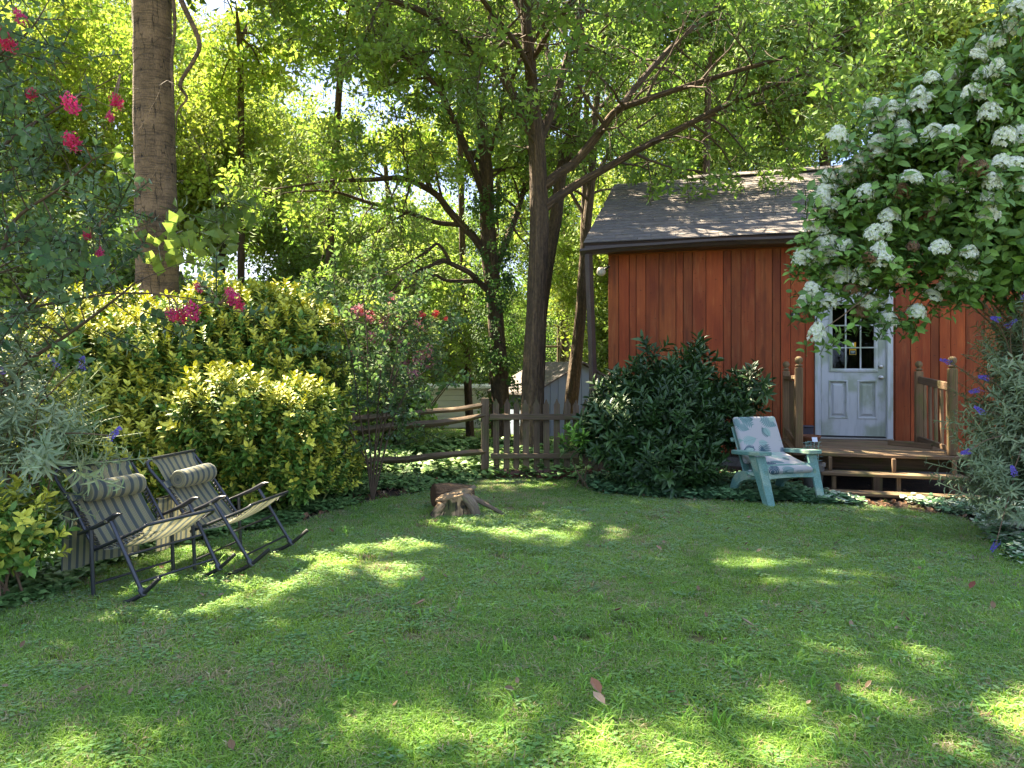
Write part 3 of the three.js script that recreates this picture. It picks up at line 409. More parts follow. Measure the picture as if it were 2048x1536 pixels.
function rockingChair(label) {     // x forward, z towards the near side, y up
  const t = thing('rocking_recliner', label, 'rocking chair', V(0, 0, 0), 0, 'striped rocking recliners beside the yellow shrub');
  const W = 0.28, pt = (f, y, s) => V(f, y, s * W);
  const top = [-0.57, 0.775], bend = [-0.205, 0.295], tip = [0.21, 0.465];
  for (const s of [-1, 1]) {
    part('back_rail', tube([pt(top[0] + 0.02, top[1] + 0.002, s * 0.9), pt(top[0] + 0.005, top[1] - 0.03, s), pt(-0.4, 0.552, s), pt(bend[0], bend[1], s)], [0.011, 0.011, 0.011, 0.011], 8, 4), M.tube, t);
    part('seat_rail', tube([pt(bend[0] - 0.03, bend[1] - 0.012, s), pt(0, 0.378, s), pt(tip[0] - 0.03, tip[1] - 0.012, s), pt(tip[0], tip[1] + 0.012, s * 0.93)], [0.011, 0.011, 0.011, 0.011], 8, 4), M.tube, t);
    const leg = part('front_leg', rod(pt(-0.055, 0.51, s * 1.06), pt(0.22, 0.085, s * 1.06), 0.0125), M.tube, t);
    part('foot_joint', rod(pt(0.205, 0.108, s * 1.06), pt(0.232, 0.066, s * 1.06), 0.019), M.tube, leg);
    part('rear_leg', rod(pt(-0.21, 0.44, s * 1.07), pt(-0.19, 0.012, s * 1.07), 0.0125), M.tube, t);
    part('rocker', tube([pt(-0.2, 0.012, s * 1.06), pt(-0.05, -0.002, s * 1.06), pt(0.08, 0.012, s * 1.06), pt(0.22, 0.078, s * 1.06), pt(0.355, 0.185, s * 1.06)], [0.0135, 0.0135, 0.0135, 0.0135, 0.0135], 8, 5), M.rubber, t);
    const arm = part('armrest', hullArm(s, W), M.armPlastic, t);
    part('arm_bolt', new THREE.CylinderGeometry(0.009, 0.009, 0.012, 10).rotateX(Math.PI / 2).translate(-0.06, 0.487, s * (W * 1.06 + 0.022)), M.metal, arm);
    // elastic lacing between rail and sling
    const list = []; for (let k = 0; k < 15; k++) { const u = (k + 0.5) / 15, a = pt(lerp(-0.47, bend[0] - 0.01, u), lerp(0.642, bend[1] + 0.012, u), s), b = pt(lerp(-0.462, bend[0], u) + 0.006, lerp(0.632, bend[1] + 0.01, u) - 0.006, s * 0.83); list.push(rod(a, b, 0.0035, 4)); const b2 = pt(lerp(-0.462, bend[0], u) + 0.012, lerp(0.632, bend[1] + 0.01, u) - 0.022, s * 0.83); list.push(rod(a, b2, 0.0035, 4)); }
    for (let k = 0; k < 11; k++) { const u = (k + 0.5) / 11, a = pt(lerp(bend[0], tip[0] - 0.06, u), lerp(0.3, 0.44, u), s); list.push(rod(a, pt(lerp(bend[0], tip[0] - 0.06, u) + 0.012, lerp(0.288, 0.425, u) - 0.018 * Math.sin(u * 3.1), s * 0.8), 0.0035, 4)); }
    part('lacing', merge(list), std({ color: lin(0.06, 0.055, 0.055), roughness: 0.8 }), t).userData.kind = 'stuff';
    part('pillow_strap', sheet((u, v) => pt(-0.455 + 0.03 * v + u * 0.012, 0.618 - 0.04 * v + (1 - u) * 0.008, s * lerp(0.6, 1.0, u)), 3, 1, 0.08, 0.04), M.stripe, t);
  }
  part('top_bar', rod(pt(top[0] + 0.02, top[1] + 0.002, -0.92), pt(top[0] + 0.02, top[1] + 0.002, 0.92), 0.011), M.tube, t);
  part('front_bar', rod(pt(tip[0], tip[1] + 0.012, -0.94), pt(tip[0], tip[1] + 0.012, 0.94), 0.011), M.tube, t);
  part('cross_bar', rod(pt(0.185, 0.14, -1.06), pt(0.185, 0.14, 1.06), 0.008), M.tube, t); part('cross_bar', rod(pt(-0.193, 0.09, -1.07), pt(-0.193, 0.09, 1.07), 0.008), M.tube, t);
  part('seat_bar', rod(pt(0.085, 0.292, -1.06), pt(0.085, 0.292, 1.06), 0.009), M.tube, t);
  // sling: back with a little sag, seat drooping below its rails
  const path = (v) => { if (v < 0.55) { const k = v / 0.55; return [lerp(top[0] + 0.012, bend[0] + 0.02, k), lerp(top[1] + 0.004, bend[1] - 0.012, k), 0.022 * Math.sin(k * 3.14)]; } const k = (v - 0.55) / 0.45; return [lerp(bend[0] + 0.02, tip[0] + 0.006, k), lerp(bend[1] - 0.012, tip[1] + 0.024, k) - 0.045 * Math.sin(Math.min(1, k * 1.02) * 3.14), 0]; };
  part('sling', sheet((u, v) => { const [f, y, sg] = path(v), s = u * 2 - 1, wd = lerp(0.86, v > 0.93 || v < 0.04 ? 0.9 : 0.82, 1); const c = (1 - s * s) * 0.018; return pt(f - sg * 0.8 - c * 0.5, y - sg * 0.6 - c, s * wd); }, 14, 40, 1, 3), M.stripe, t);
  const pil = new THREE.CapsuleGeometry(0.07, 0.33, 6, 20).rotateX(Math.PI / 2); { const p = pil.attributes.position, uv = pil.attributes.uv; for (let i = 0; i < p.count; i++) uv.setXY(i, p.getZ(i) / 0.46 + 0.5, uv.getX(i)); const r = rng(9); for (let i = 0; i < p.count; i++) { const z = p.getZ(i), k = Math.abs(z) > 0.17 ? 1 : 0.96 + 0.05 * Math.sin(z * 31); p.setXY(i, p.getX(i) * k * 0.95, p.getY(i) * k); if (Math.abs(z) > 0.2) p.setZ(i, Math.sign(z) * 0.2); } pil.computeVertexNormals(); }
  part('head_pillow', pil.translate(-0.385, 0.625, 0), M.stripe, t);
  part('hanging_flap', sheet((u, v) => V(-0.50 + 0.012 * Math.sin(u * 9) + 0.02 * (1 - v), lerp(0.5, 0.13, v) + 0.004 * Math.sin(u * 14), (u - 0.5) * 0.58), 16, 6, 1.6, 1.2), M.stripe, t);
  part('flap_bar', rod(V(-0.485, 0.5, -0.29), V(-0.485, 0.5, 0.29), 0.008), M.tube, t);
  return t;
}
function hullArm(s, W) {
  const z = s * W * 1.06, secs = [[-0.325, 0.382, 0.012, 0.009], [-0.2, 0.432, 0.017, 0.012], [-0.1, 0.474, 0.021, 0.015], [-0.04, 0.505, 0.023, 0.017], [-0.005, 0.527, 0.023, 0.014], [0.028, 0.537, 0.019, 0.008], [0.045, 0.538, 0.01, 0.004]];
  const pos = [], idx = [], n = 10; secs.forEach(([f, y, w, h]) => { for (let k = 0; k < n; k++) { const a = k / n * 6.2832; pos.push(f - 0.35 * Math.sin(a) * h, y + Math.sin(a) * h, z + Math.cos(a) * w); } });
  for (let i = 0; i + 1 < secs.length; i++) for (let k = 0; k < n; k++) { const a = i * n + k, b = i * n + (k + 1) % n; idx.push(a, a + n, b, b, a + n, b + n); }
  for (const e of [0, (secs.length - 1) * n]) for (let k = 1; k + 1 < n; k++) idx.push(e, e + k, e + k + 1);
  const g = new THREE.BufferGeometry(); g.setAttribute('position', new THREE.Float32BufferAttribute(pos, 3)); g.setIndex(idx); g.computeVertexNormals(); g.setAttribute('uv', new THREE.Float32BufferAttribute(new Float32Array(pos.length / 3 * 2), 2)); return g;
}
{
  const a = rockingChair('striped rocking recliner partly behind butterfly bush leaves'); a.position.set(-2.27, 0.004, -4.67); a.rotation.y = -0.398;
  const b = a.clone(); b.name = numbered('rocking_recliner'); b.userData = { ...a.userData, label: 'striped rocking recliner standing clear beside the yellow shrub' }; scene.add(b); b.position.set(-1.945, 0.004, -5.285); b.rotation.y = -0.16;
}

// ---------------------------------------------------------------- moulded garden armchair with its cushion
{
  const base = V(2.82, 0, -7.76), ch = thing('garden_armchair', 'teal moulded plastic low garden armchair with splayed legs by the porch', 'chair', base, 0.284);
  const ext = (pts, d, grain = 'y') => flatUV(new THREE.ExtrudeGeometry(new THREE.Shape(pts.map(([a, b]) => new THREE.Vector2(a, b))), { depth: d, bevelEnabled: true, bevelThickness: 0.006, bevelSize: 0.006, bevelSegments: 2, curveSegments: 8 }), grain);
  for (const s of [-1, 1]) {
    part('front_leg', merge([
      hull([[s * 0.365, 0.5, 0.16], [s * 0.26, 0.5, 0.16], [s * 0.365, 0.5, 0.135], [s * 0.26, 0.5, 0.135], [s * 0.345, 0, 0.335], [s * 0.265, 0, 0.335], [s * 0.345, 0, 0.31], [s * 0.265, 0, 0.31]]),
      hull([[s * 0.365, 0.5, 0.135], [s * 0.34, 0.5, 0.135], [s * 0.365, 0.5, 0.02], [s * 0.34, 0.5, 0.02], [s * 0.345, 0, 0.312], [s * 0.325, 0, 0.312], [s * 0.345, 0, 0.25], [s * 0.325, 0, 0.25]])]), M.teal, ch);
    const arm = new THREE.Shape(); arm.moveTo(s * 0.235, 0.215); arm.lineTo(s * 0.375, 0.215); arm.bezierCurveTo(s * 0.4, 0.1, s * 0.41, -0.1, s * 0.385, -0.24); arm.bezierCurveTo(s * 0.37, -0.32, s * 0.3, -0.33, s * 0.27, -0.29); arm.bezierCurveTo(s * 0.27, -0.1, s * 0.28, 0.0, s * 0.235, 0.215);
    const ag = new THREE.ExtrudeGeometry(arm, { depth: 0.028, bevelEnabled: true, bevelThickness: 0.006, bevelSize: 0.006, bevelSegments: 2, curveSegments: 10 }).rotateX(Math.PI / 2); ag.translate(0, 0.535, 0);
    { const p = ag.attributes.position; for (let i = 0; i < p.count; i++) { p.setZ(i, p.getZ(i)); p.setY(i, p.getY(i) + p.getZ(i) * 0.06); } }
    part('armrest', flatUV(ag, 'z'), M.teal, ch);
    const lg = new THREE.Shape(); lg.moveTo(0.22, 0.36); lg.lineTo(0.22, 0.27); lg.bezierCurveTo(0.0, 0.25, -0.2, 0.24, -0.3, 0.12); lg.lineTo(-0.36, 0); lg.lineTo(-0.45, 0); lg.bezierCurveTo(-0.38, 0.16, -0.36, 0.28, -0.2, 0.3); lg.closePath();
    part('rear_leg', flatUV(new THREE.ExtrudeGeometry(lg, { depth: 0.03, bevelEnabled: true, bevelThickness: 0.005, bevelSize: 0.005, bevelSegments: 1, curveSegments: 8 }).rotateY(-Math.PI / 2), 'z').translate(s * 0.29 + 0.015, 0, 0), M.teal, ch);
    part('side_tab', hull([[s * 0.34, 0.33, -0.02], [s * 0.4, 0.33, 0.0], [s * 0.4, 0.31, 0.0], [s * 0.34, 0.29, -0.02], [s * 0.34, 0.33, 0.09], [s * 0.4, 0.33, 0.06], [s * 0.4, 0.31, 0.06], [s * 0.34, 0.29, 0.09]]), M.teal, ch);
  }
  const ap = new THREE.Shape(); ap.moveTo(-0.268, 0.405); ap.lineTo(0.268, 0.405); ap.lineTo(0.268, 0.255); ap.quadraticCurveTo(0.2, 0.268, 0, 0.268); ap.quadraticCurveTo(-0.2, 0.268, -0.268, 0.255); ap.closePath();
  part('apron', flatUV(new THREE.ExtrudeGeometry(ap, { depth: 0.022, bevelEnabled: true, bevelThickness: 0.005, bevelSize: 0.004, bevelSegments: 2 }), 'x').rotateX(-0.36).translate(0, 0.03, 0.312), M.teal, ch);
  for (let k = 0; k < 6; k++) part('seat_slat', at(board(0.54, 0.018, 0.066, 'x', 0.005).rotateX(0.24), 0, 0.375 - k * 0.019, 0.17 - k * 0.077), M.teal, ch);
  for (let k = 0; k < 5; k++) { const x = -0.212 + k * 0.106, h = [0.55, 0.6, 0.62, 0.6, 0.55][k]; part('back_slat', at(board(0.096, h, 0.018, 'y', 0.006).translate(0, h / 2, 0).rotateX(-0.42).rotateY(-x * 0.25), x, 0.26, -0.24 + Math.abs(x) * 0.08), M.teal, ch); }
  part('back_frame', at(board(0.58, 0.05, 0.03, 'x', 0.008).rotateX(-0.42), 0, 0.62, -0.425), M.teal, ch);
  shade(ch);
  // cushion: back pad and seat pad of printed cloth
  const c = document.createElement('canvas'); c.width = 512; c.height = 1024; const x = c.getContext('2d'), r = rng(77);
  x.fillStyle = '#b0aca8'; x.fillRect(0, 0, 512, 1024);
  const leaf = (cx, cy, L, a, col, col2) => { x.save(); x.translate(cx, cy); x.rotate(a); x.fillStyle = col; for (let k = 0; k < 9; k++) for (const s of [-1, 1]) { const t = k / 9, w = L * 0.42 * Math.sin((0.12 + t * 0.85) * 3.0); x.beginPath(); x.moveTo(0, t * L); x.quadraticCurveTo(s * w * 0.6, t * L - L * 0.02, s * w, t * L + L * 0.16); x.quadraticCurveTo(s * w * 0.5, t * L + L * 0.11, 0, t * L + L * 0.085); x.fill(); } x.strokeStyle = col2; x.lineWidth = 2; x.beginPath(); x.moveTo(0, -L * 0.15); x.lineTo(0, L); x.stroke(); x.restore(); };
  const cols = [['#58716f', '#3c5457'], ['#8aa59a', '#5d7a74'], ['#3d5660', '#2b3f49'], ['#a3b8a6', '#7c9585'], ['#6d8a86', '#4c6663']];
  const spots = []; for (let tries = 0; spots.length < 60 && tries < 3000; tries++) { const s = [r() * 512, r() * 1024, 100 + r() * 90]; if (spots.every((q) => Math.hypot(q[0] - s[0], q[1] - s[1]) > (q[2] + s[2]) * 0.43)) spots.push(s); }
  spots.forEach(([a, b, L], i) => { const [u, w] = cols[i % 5]; leaf(a, b, L, r() * 6.28, u, w); });
  const t = new THREE.CanvasTexture(c); t.colorSpace = THREE.SRGBColorSpace; t.wrapS = t.wrapT = THREE.RepeatWrapping;
  M.cushion = std({ map: t, roughness: 0.95 });
  const cu = thing('leaf_print_cushion', 'leaf print chair cushion with white tag on the teal armchair', 'cushion', base, 0.284);
  const pad = (w, h, d, warp) => { const g = new RoundedBoxGeometry(w, h, d, 8, Math.min(d, w) * 0.46), p = g.attributes.position, uv = g.attributes.uv; for (let i = 0; i < p.count; i++) { const X = p.getX(i) / w, Y = p.getY(i) / h; uv.setXY(i, X + 0.5, (Y + 0.5) * 0.55 + (warp ? 0.45 : 0)); p.setZ(i, p.getZ(i) * (1.08 - 0.5 * (Math.pow(Math.abs(X) * 2, 6) + Math.pow(Math.abs(Y) * 2, 6)) * 0.5) + 0.004 * Math.sin(X * 13 + Y * 4)); } g.computeVertexNormals(); return g; };
  part('back_pad', pad(0.54, 0.54, 0.075, 1).translate(0, 0.27, 0.05).rotateX(-0.46).translate(0, 0.36, -0.235), M.cushion, cu);
  part('seat_pad', pad(0.53, 0.52, 0.095, 0).rotateX(-Math.PI / 2 + 0.2).translate(0, 0.405, 0.0), M.cushion, cu);
  part('cloth_tag', sheet((u, v) => V(-0.33 + u * 0.035 - v * 0.012, 0.34 - v * 0.075, -0.03 + 0.006 * Math.sin(v * 4)), 2, 4), std({ color: lin(0.75, 0.75, 0.75), roughness: 0.8, side: THREE.DoubleSide }), cu);
}

// ---------------------------------------------------------------- stump and log
{
  const B = G(905, 1036), st = thing('tree_stump', 'old sawn tree stump with grey exposed roots on the lawn', 'stump', V(B.x, 0, B.z - 0.16)); st.scale.set(1.0, 0.78, 1.0);
  const n = 72, rows = 14, pos = [], idx = [], uv = [], r = rng(12);
  const topY = (x, z) => 0.255 + x * 0.32 - z * 0.05;
  for (let j = 0; j <= rows; j++) for (let i = 0; i <= n; i++) { const a = i / n * 6.2832, ii = i % n, fl = 1 + 0.55 * Math.pow(1 - j / rows, 3) * (0.6 + 0.6 * Math.max(0, Math.sin(a * 3 + 0.6))), rr = 0.15 * fl * (1 + 0.16 * Math.sin(a * 5 + 1) * 0.5 + 0.16 * (smoothNoise(ii * 0.33, j * 0.5, 4) - 0.5) + 0.13 * (smoothNoise(ii * 0.9, j * 0.12, 14) - 0.5)); const x = Math.cos(a) * rr * 1.05, z = Math.sin(a) * rr; pos.push(x, topY(x, z) * j / rows - 0.03 * (1 - j / rows), z); uv.push(i / n * 0.95, j / rows * 0.3); }
  for (let j = 0; j < rows; j++) for (let i = 0; i < n; i++) { const a = j * (n + 1) + i, b = a + n + 1; idx.push(a, b, a + 1, a + 1, b, b + 1); }
  const g = new THREE.BufferGeometry(); g.setAttribute('position', new THREE.Float32BufferAttribute(pos, 3)); g.setAttribute('uv', new THREE.Float32BufferAttribute(uv, 2)); g.setIndex(idx); g.computeVertexNormals();
  const stumpBark = std({ map: sized(tStump, 0.45, 0.4), roughness: 0.95, bumpMap: sized(tStumpBump, 0.45, 0.4), bumpScale: 0.02 });
  part('bark', g, stumpBark, st);
  const rings = tex(256, 256, (u, v) => { const d = Math.hypot(u - 0.5, v - 0.45), w = Math.sin((d + 0.03 * fbm(u, v, 6, 6, 3)) * 150), f = fbm(u, v, 20, 20, 7, 4); return [0.62 + 0.08 * w * f + f * 0.12 - 0.1, 0.52 + 0.08 * w * f + f * 0.12 - 0.1, 0.40 + 0.07 * w * f + f * 0.1 - 0.1]; });
  const rim = []; for (let i = 0; i < n; i++) rim.push(V(pos[(rows * (n + 1) + i) * 3] * 1.06, 0, pos[(rows * (n + 1) + i) * 3 + 2] * 1.06));
  const cp = [0, topY(0, 0) + 0.004, 0], cuv = [0.5, 0.5], ci = []; rim.forEach((p) => { cp.push(p.x, topY(p.x, p.z) + 0.004, p.z); cuv.push(p.x * 2.6 + 0.5, p.z * 2.6 + 0.5); }); rim.forEach((p) => { cp.push(p.x, topY(p.x, p.z) - 0.018, p.z); cuv.push(p.x * 2.6 + 0.5, 0.1); });
  for (let i = 0; i < n; i++) { const j = (i + 1) % n; ci.push(0, 1 + j, 1 + i, 1 + i, 1 + j, 1 + n + i, 1 + j, 1 + n + j, 1 + n + i); }
  const cg = new THREE.BufferGeometry(); cg.setAttribute('position', new THREE.Float32BufferAttribute(cp, 3)); cg.setAttribute('uv', new THREE.Float32BufferAttribute(cuv, 2)); cg.setIndex(ci); const cgf = cg.toNonIndexed(); cgf.computeVertexNormals();
  part('sawn_top', cgf, std({ map: rings, roughness: 0.9, bumpMap: rings, bumpScale: 0.004 }), st);
  const root = std({ map: sized(tGrey, 0.2, 0.5), roughness: 0.9, bumpMap: sized(tStumpBump, 0.2, 0.3), bumpScale: 0.012 }); root.color.setRGB(1.1, 1.04, 0.96);
  part('root', tube([V(0.06, 0.27, 0.06), V(0.14, 0.2, 0.1), V(0.2, 0.1, 0.13), V(0.23, -0.02, 0.15)], [0.05, 0.046, 0.038, 0.032], 12, 6, 0.8, 3), root, st);
  part('root', tube([V(0.08, 0.27, -0.02), V(0.2, 0.2, 0.0), V(0.33, 0.12, 0.03), V(0.48, 0.03, 0.09), V(0.55, -0.03, 0.12)], [0.038, 0.03, 0.025, 0.018, 0.01], 11, 6, 0.8, 5), root, st);
  part('root', tube([V(-0.1, 0.16, 0.1), V(-0.16, 0.06, 0.14), V(-0.19, -0.03, 0.17)], [0.05, 0.05, 0.055], 8, 4, 0.4, 8), stumpBark, st);
  part('root_stub', tube([V(0.1, 0.25, -0.08), V(0.2, 0.32, -0.14)], [0.022, 0.026], 7, 3, 0.3, 9), root, st);
  const lg = thing('cut_log', 'short rotting brown log lying behind the tree stump', 'log', V(B.x - 0.1, 0, B.z - 0.52));
  const logM = std({ map: sized(tBark, 0.5, 0.5), roughness: 0.95, bumpMap: sized(tBarkBump, 0.5, 0.5), bumpScale: 0.02 }); logM.color.setRGB(1.0, 0.76, 0.52);
  part('bark', tube([V(-0.13, 0.13, 0.06), V(0.02, 0.125, -0.0), V(0.26, 0.1, -0.05)], [0.115, 0.12, 0.11], 16, 4, 0.12, 21), logM, lg);
  part('end_grain', new THREE.CircleGeometry(0.108, 18).applyQuaternion(new THREE.Quaternion().setFromUnitVectors(V(0, 0, 1), V(-0.93, 0.02, 0.37).normalize())).translate(-0.1335, 0.13, 0.0612), std({ map: rings, roughness: 1, color: lin(0.35, 0.25, 0.2) }), lg);
}

// ---------------------------------------------------------------- leaves and sprays
class Leaves {
  constructor() { this.p = []; this.c = []; }
  tri(a, b, c, col) { for (const v of [a, b, c]) { this.p.push(v.x, v.y, v.z); this.c.push(col[0], col[1], col[2]); } }
  // a leaf from its foot along dir; side is across it; outline by three stations
  leaf(foot, dir, nrm, L, W, { fold = 0.25, curl = 0.25, col = [1, 1, 1], lo = false, round = 0 } = {}) {
    const side = V(0, 0, 0).crossVectors(dir, nrm).normalize(), n = V(0, 0, 0).crossVectors(side, dir).normalize();
    const q = (t, w) => foot.clone().addScaledVector(dir, L * t).addScaledVector(side, w * W / 2).addScaledVector(n, Math.abs(w) * W * fold * 0.5 - curl * L * t * t);
    if (lo) { const a = q(0, 0), l = q(0.48, 1), r = q(0.48, -1), t = q(1, 0); this.tri(a, r, l, col); this.tri(l, r, t, col); return; }
    const a = q(0, 0), l1 = q(0.3, 0.85 + round * 0.1), r1 = q(0.3, -0.85 - round * 0.1), l2 = q(0.66, 0.86 + round * 0.12), r2 = q(0.66, -0.86 - round * 0.12), t = q(1, 0), m1 = q(0.3, 0), m2 = q(0.68, 0);
    this.tri(a, r1, m1, col); this.tri(a, m1, l1, col); this.tri(m1, r1, r2, col); this.tri(m1, r2, m2, col); this.tri(m1, m2, l2, col); this.tri(m1, l2, l1, col); this.tri(m2, r2, t, col); this.tri(m2, t, l2, col);
  }
  stick(a, b, r, col) { const d = b.clone().sub(a).normalize(), s = Math.abs(d.y) > 0.9 ? V(1, 0, 0) : V(0, 1, 0), u = V(0, 0, 0).crossVectors(d, s).normalize(), w = V(0, 0, 0).crossVectors(d, u); const k = [0, 2.1, 4.2].map((t) => u.clone().multiplyScalar(Math.cos(t) * r).addScaledVector(w, Math.sin(t) * r)); for (let i = 0; i < 3; i++) { const e = k[i], f = k[(i + 1) % 3]; this.tri(a.clone().add(e), a.clone().add(f), b.clone().add(f), col); this.tri(a.clone().add(e), b.clone().add(f), b.clone().add(e), col); } }
  build() { const g = new THREE.BufferGeometry(); g.setAttribute('position', new THREE.Float32BufferAttribute(this.p, 3)); g.setAttribute('color', new THREE.Float32BufferAttribute(this.c, 3)); g.computeVertexNormals(); return g; }
}
const vary = (r, c, j = 0.2) => { const k = 1 + (r() - 0.5) * 2 * j; return [c[0] * k * (1 + (r() - 0.5) * j), c[1] * k, c[2] * k]; };
const twigCol = [0.6, 0.42, 0.35];
// spray of leaves round a short twig along +y
function spray(seed, { n = 14, len = 0.34, L = 0.09, W = 0.05, spread = 0.9, lo = false, curl = 0.3, droop = 0.0, round = 0, twig = true, side = 3 } = {}) {
  const r = rng(seed), g = new Leaves();
  if (twig) g.stick(V(0, 0, 0), V(0, len, 0), 0.004, twigCol);
  for (let i = 0; i < n; i++) {
    const t = 0.12 + 0.88 * (i + r() * 0.8) / n, a = i * 2.4 + r(), out = V(Math.cos(a), 0, Math.sin(a)), d = out.clone().multiplyScalar(spread).add(V(0, 0.55 - droop + r() * 0.4, 0)).add(rdir(r).multiplyScalar(0.25)).normalize();
    const foot = V(0, len * t, 0).addScaledVector(out, 0.02 * side * r() * len * 3), k = 0.7 + r() * 0.5;
    if (twig && foot.length() > 0) g.stick(V(0, len * t * 0.95, 0), foot, 0.0018, twigCol);
    g.leaf(foot, d, V(0, 1, 0).add(rdir(r).multiplyScalar(0.5)).normalize(), L * k, W * k, { curl: curl * r() * 1.4, lo, round, col: vary(r, [1, 1, 1], 0.18) });
  }
  return g.build();
}
// openings in the high leaf canopy: clumps whose shadow would fall in these patches of ground are left out
const gaps = [];
const gap = (px, py, rx, rz) => { const g = G(px, py); gaps.push([g.x, g.z, rx * 1.15, rz * 1.15]); }, gapW = (x, d, rx, rz) => gaps.push([x, -d, rx, rz]);
[[640, 1135, 0.36, 0.55], [455, 1212, 0.22, 0.2], [820, 1142, 0.12, 0.16], [1110, 1068, 0.42, 0.34], [1565, 1150, 0.48, 0.2], [1870, 1300, 0.36, 0.1], [1980, 1370, 0.4, 0.16], [1730, 1395, 0.2, 0.12], [1850, 1440, 0.34, 0.14], [2010, 1450, 0.36, 0.2], [1400, 1510, 0.4, 0.1], [1100, 1515, 0.25, 0.08], [750, 1450, 0.1, 0.06], [130, 1262, 0.3, 0.14], [80, 1515, 0.25, 0.1], [1060, 972, 0.36, 0.2], [1820, 1010, 0.6, 0.25], [1330, 1002, 0.2, 0.1]].forEach((a) => gap(...a));
[[-2.2, 6.2, 0.4, 0.3], [-2.95, 6.2, 0.45, 0.35], [-2.1, 4.35, 0.2, 0.2], [-1.98, 5.0, 0.22, 0.22], [-1.35, 5.05, 0.25, 0.2], [5.6, 8.3, 0.55, 0.35], [4.8, 8.4, 0.5, 0.3], [-3.4, 5.6, 0.35, 0.25], [-1.1, 6.5, 0.4, 0.35], [-3.8, 6.3, 0.45, 0.35], [-0.7, 6.9, 0.3, 0.3], [-1.6, 6.9, 0.35, 0.3], [-3.1, 7.0, 0.4, 0.3], [6.3, 7.0, 0.6, 0.6], [7.4, 5.8, 0.6, 0.6], [-0.2, 11.5, 0.4, 0.5], [-0.8, 15.5, 0.7, 0.8], [0.4, 18.5, 0.8, 1.0]].forEach((a) => gapW(...a));
function inGap(p, grow) {
  if (p.y < 2.7) return false;
  const k = p.y / SUN.y, x = p.x - SUN.x * k, z = p.z - SUN.z * k;
  for (const [gx, gz, rx, rz] of gaps) { const u = (x - gx) / (rx + grow), v = (z - gz) / (rz + grow); if (u * u + v * v < 1) return true; }
  return false;
}
// side branches and leaf sprays along limbs
function limb(list, d, k = 0.86) { return { p: list.map(([x, y, , dd]) => P(x, y, d + (dd || 0))), r: list.map((e) => e[2] * k) }; }
function sampleLimb(l) { const c = new THREE.CatmullRomCurve3(l.p, false, 'centripetal'); return { c, len: c.getLength(), r: (t) => { const f = t * (l.r.length - 1), a = Math.min(l.r.length - 2, Math.floor(f)); return lerp(l.r[a], l.r[a + 1], f - a); } }; }
function branchOut(limbs, r, o) {
  const tubes = [], leaves = [];
  const sprout = (pos, dir, L, r0, level) => {
    const pts = [pos.clone()], n = 4, d = dir.clone(); let p = pos.clone();
    for (let i = 0; i < n; i++) { d.add(rdir(r).multiplyScalar(o.wander ?? 0.28)).add(V(0, -(o.droop ?? 0.08), 0)).normalize(); p = p.clone().addScaledVector(d, L / n); pts.push(p); }
    tubes.push(tube(pts, [r0, r0 * 0.72, r0 * 0.5, r0 * 0.34, Math.max(0.003, r0 * 0.18)], level ? 4 : 5, 1));
    const c = new THREE.CatmullRomCurve3(pts);
    if (level === 0) { const m = Math.round(L * o.twigs); for (let i = 0; i < m; i++) { const t = 0.2 + 0.8 * (i + r()) / m, q = c.getPoint(t), tn = c.getTangent(t); sprout(q, tn.multiplyScalar(0.6).add(rdir(r).multiplyScalar(0.8)).add(V(0, o.lift ?? 0.1, 0)).normalize(), o.len2 * (0.6 + r() * 0.8), r0 * 0.4, 1); } }
    const m = Math.max(1, Math.round(L * o.leaf)); for (let i = 0; i < m; i++) { const t = (level ? 0.15 : 0.6) + (level ? 0.85 : 0.4) * (i + r()) / m; if (t > 1) continue; const q = c.getPoint(t).add(rdir(r).multiplyScalar(0.07)); leaves.push([q, c.getTangent(Math.min(t, 1)).multiplyScalar(0.7).add(rdir(r).multiplyScalar(0.7)).add(V(0, o.leafUp ?? 0.1, 0)).normalize()]); }
  };
  for (const l of limbs) {
    const s = sampleLimb(l), t0 = l.t0 ?? o.t0, n = Math.round(s.len * (1 - t0) * o.perM * (l.k ?? 1));
    for (let i = 0; i < n; i++) { const t = t0 + (1 - t0) * (i + r()) / n, p = s.c.getPoint(t), tn = s.c.getTangent(t); const out = rdir(r); out.addScaledVector(tn, -out.dot(tn) * 0.7).normalize(); sprout(p, tn.multiplyScalar(0.5).add(out.multiplyScalar(0.85)).add(V(0, o.lift ?? 0.1, 0)).normalize(), o.len * (0.6 + 0.7 * r()) * (1 - 0.35 * t), Math.min(s.r(t) * 0.55, 0.04), 0); }
    if (!l.bare) sprout(l.p.at(-1), s.c.getTangent(1), o.len * 0.8, l.r.at(-1), 0);
  }
  return { tubes, leaves };
}
const shadowCells = new Map(), cell = (x, z) => Math.floor(x / 0.3) * 10007 + Math.floor(z / 0.3);  // ground cells, by how many high sprays cast their sun shadow there
function foot(p) { const k = p.y / SUN.y; return [p.x - SUN.x * k, p.z - SUN.z * k]; }
function countShadow(p) { if (p.y < 2.7) return; const c = cell(...foot(p)); shadowCells.set(c, (shadowCells.get(c) || 0) + 1); }
function dress(t, kinds, mat, leaves, r, ca, cb, { size = [0.8, 1.3], hole = 0.28, name = 'foliage', jitter = 0.2 } = {}) {
  const lists = kinds.map(() => []);
  for (const [p, d] of leaves) { if (inGap(p, hole)) continue; countShadow(p); const k = Math.floor(r() * kinds.length); lists[k].push({ p, q: aim(d, r), s: lerp(size[0], size[1], r()), c: mixc(ca, cb, r(), r, jitter) }); }
  const total = lists.reduce((a, l) => a + l.length, 0);
  kinds.forEach((g, k) => { if (lists[k].length) copies(name, g, mat, lists[k], t); });
  return total;
}
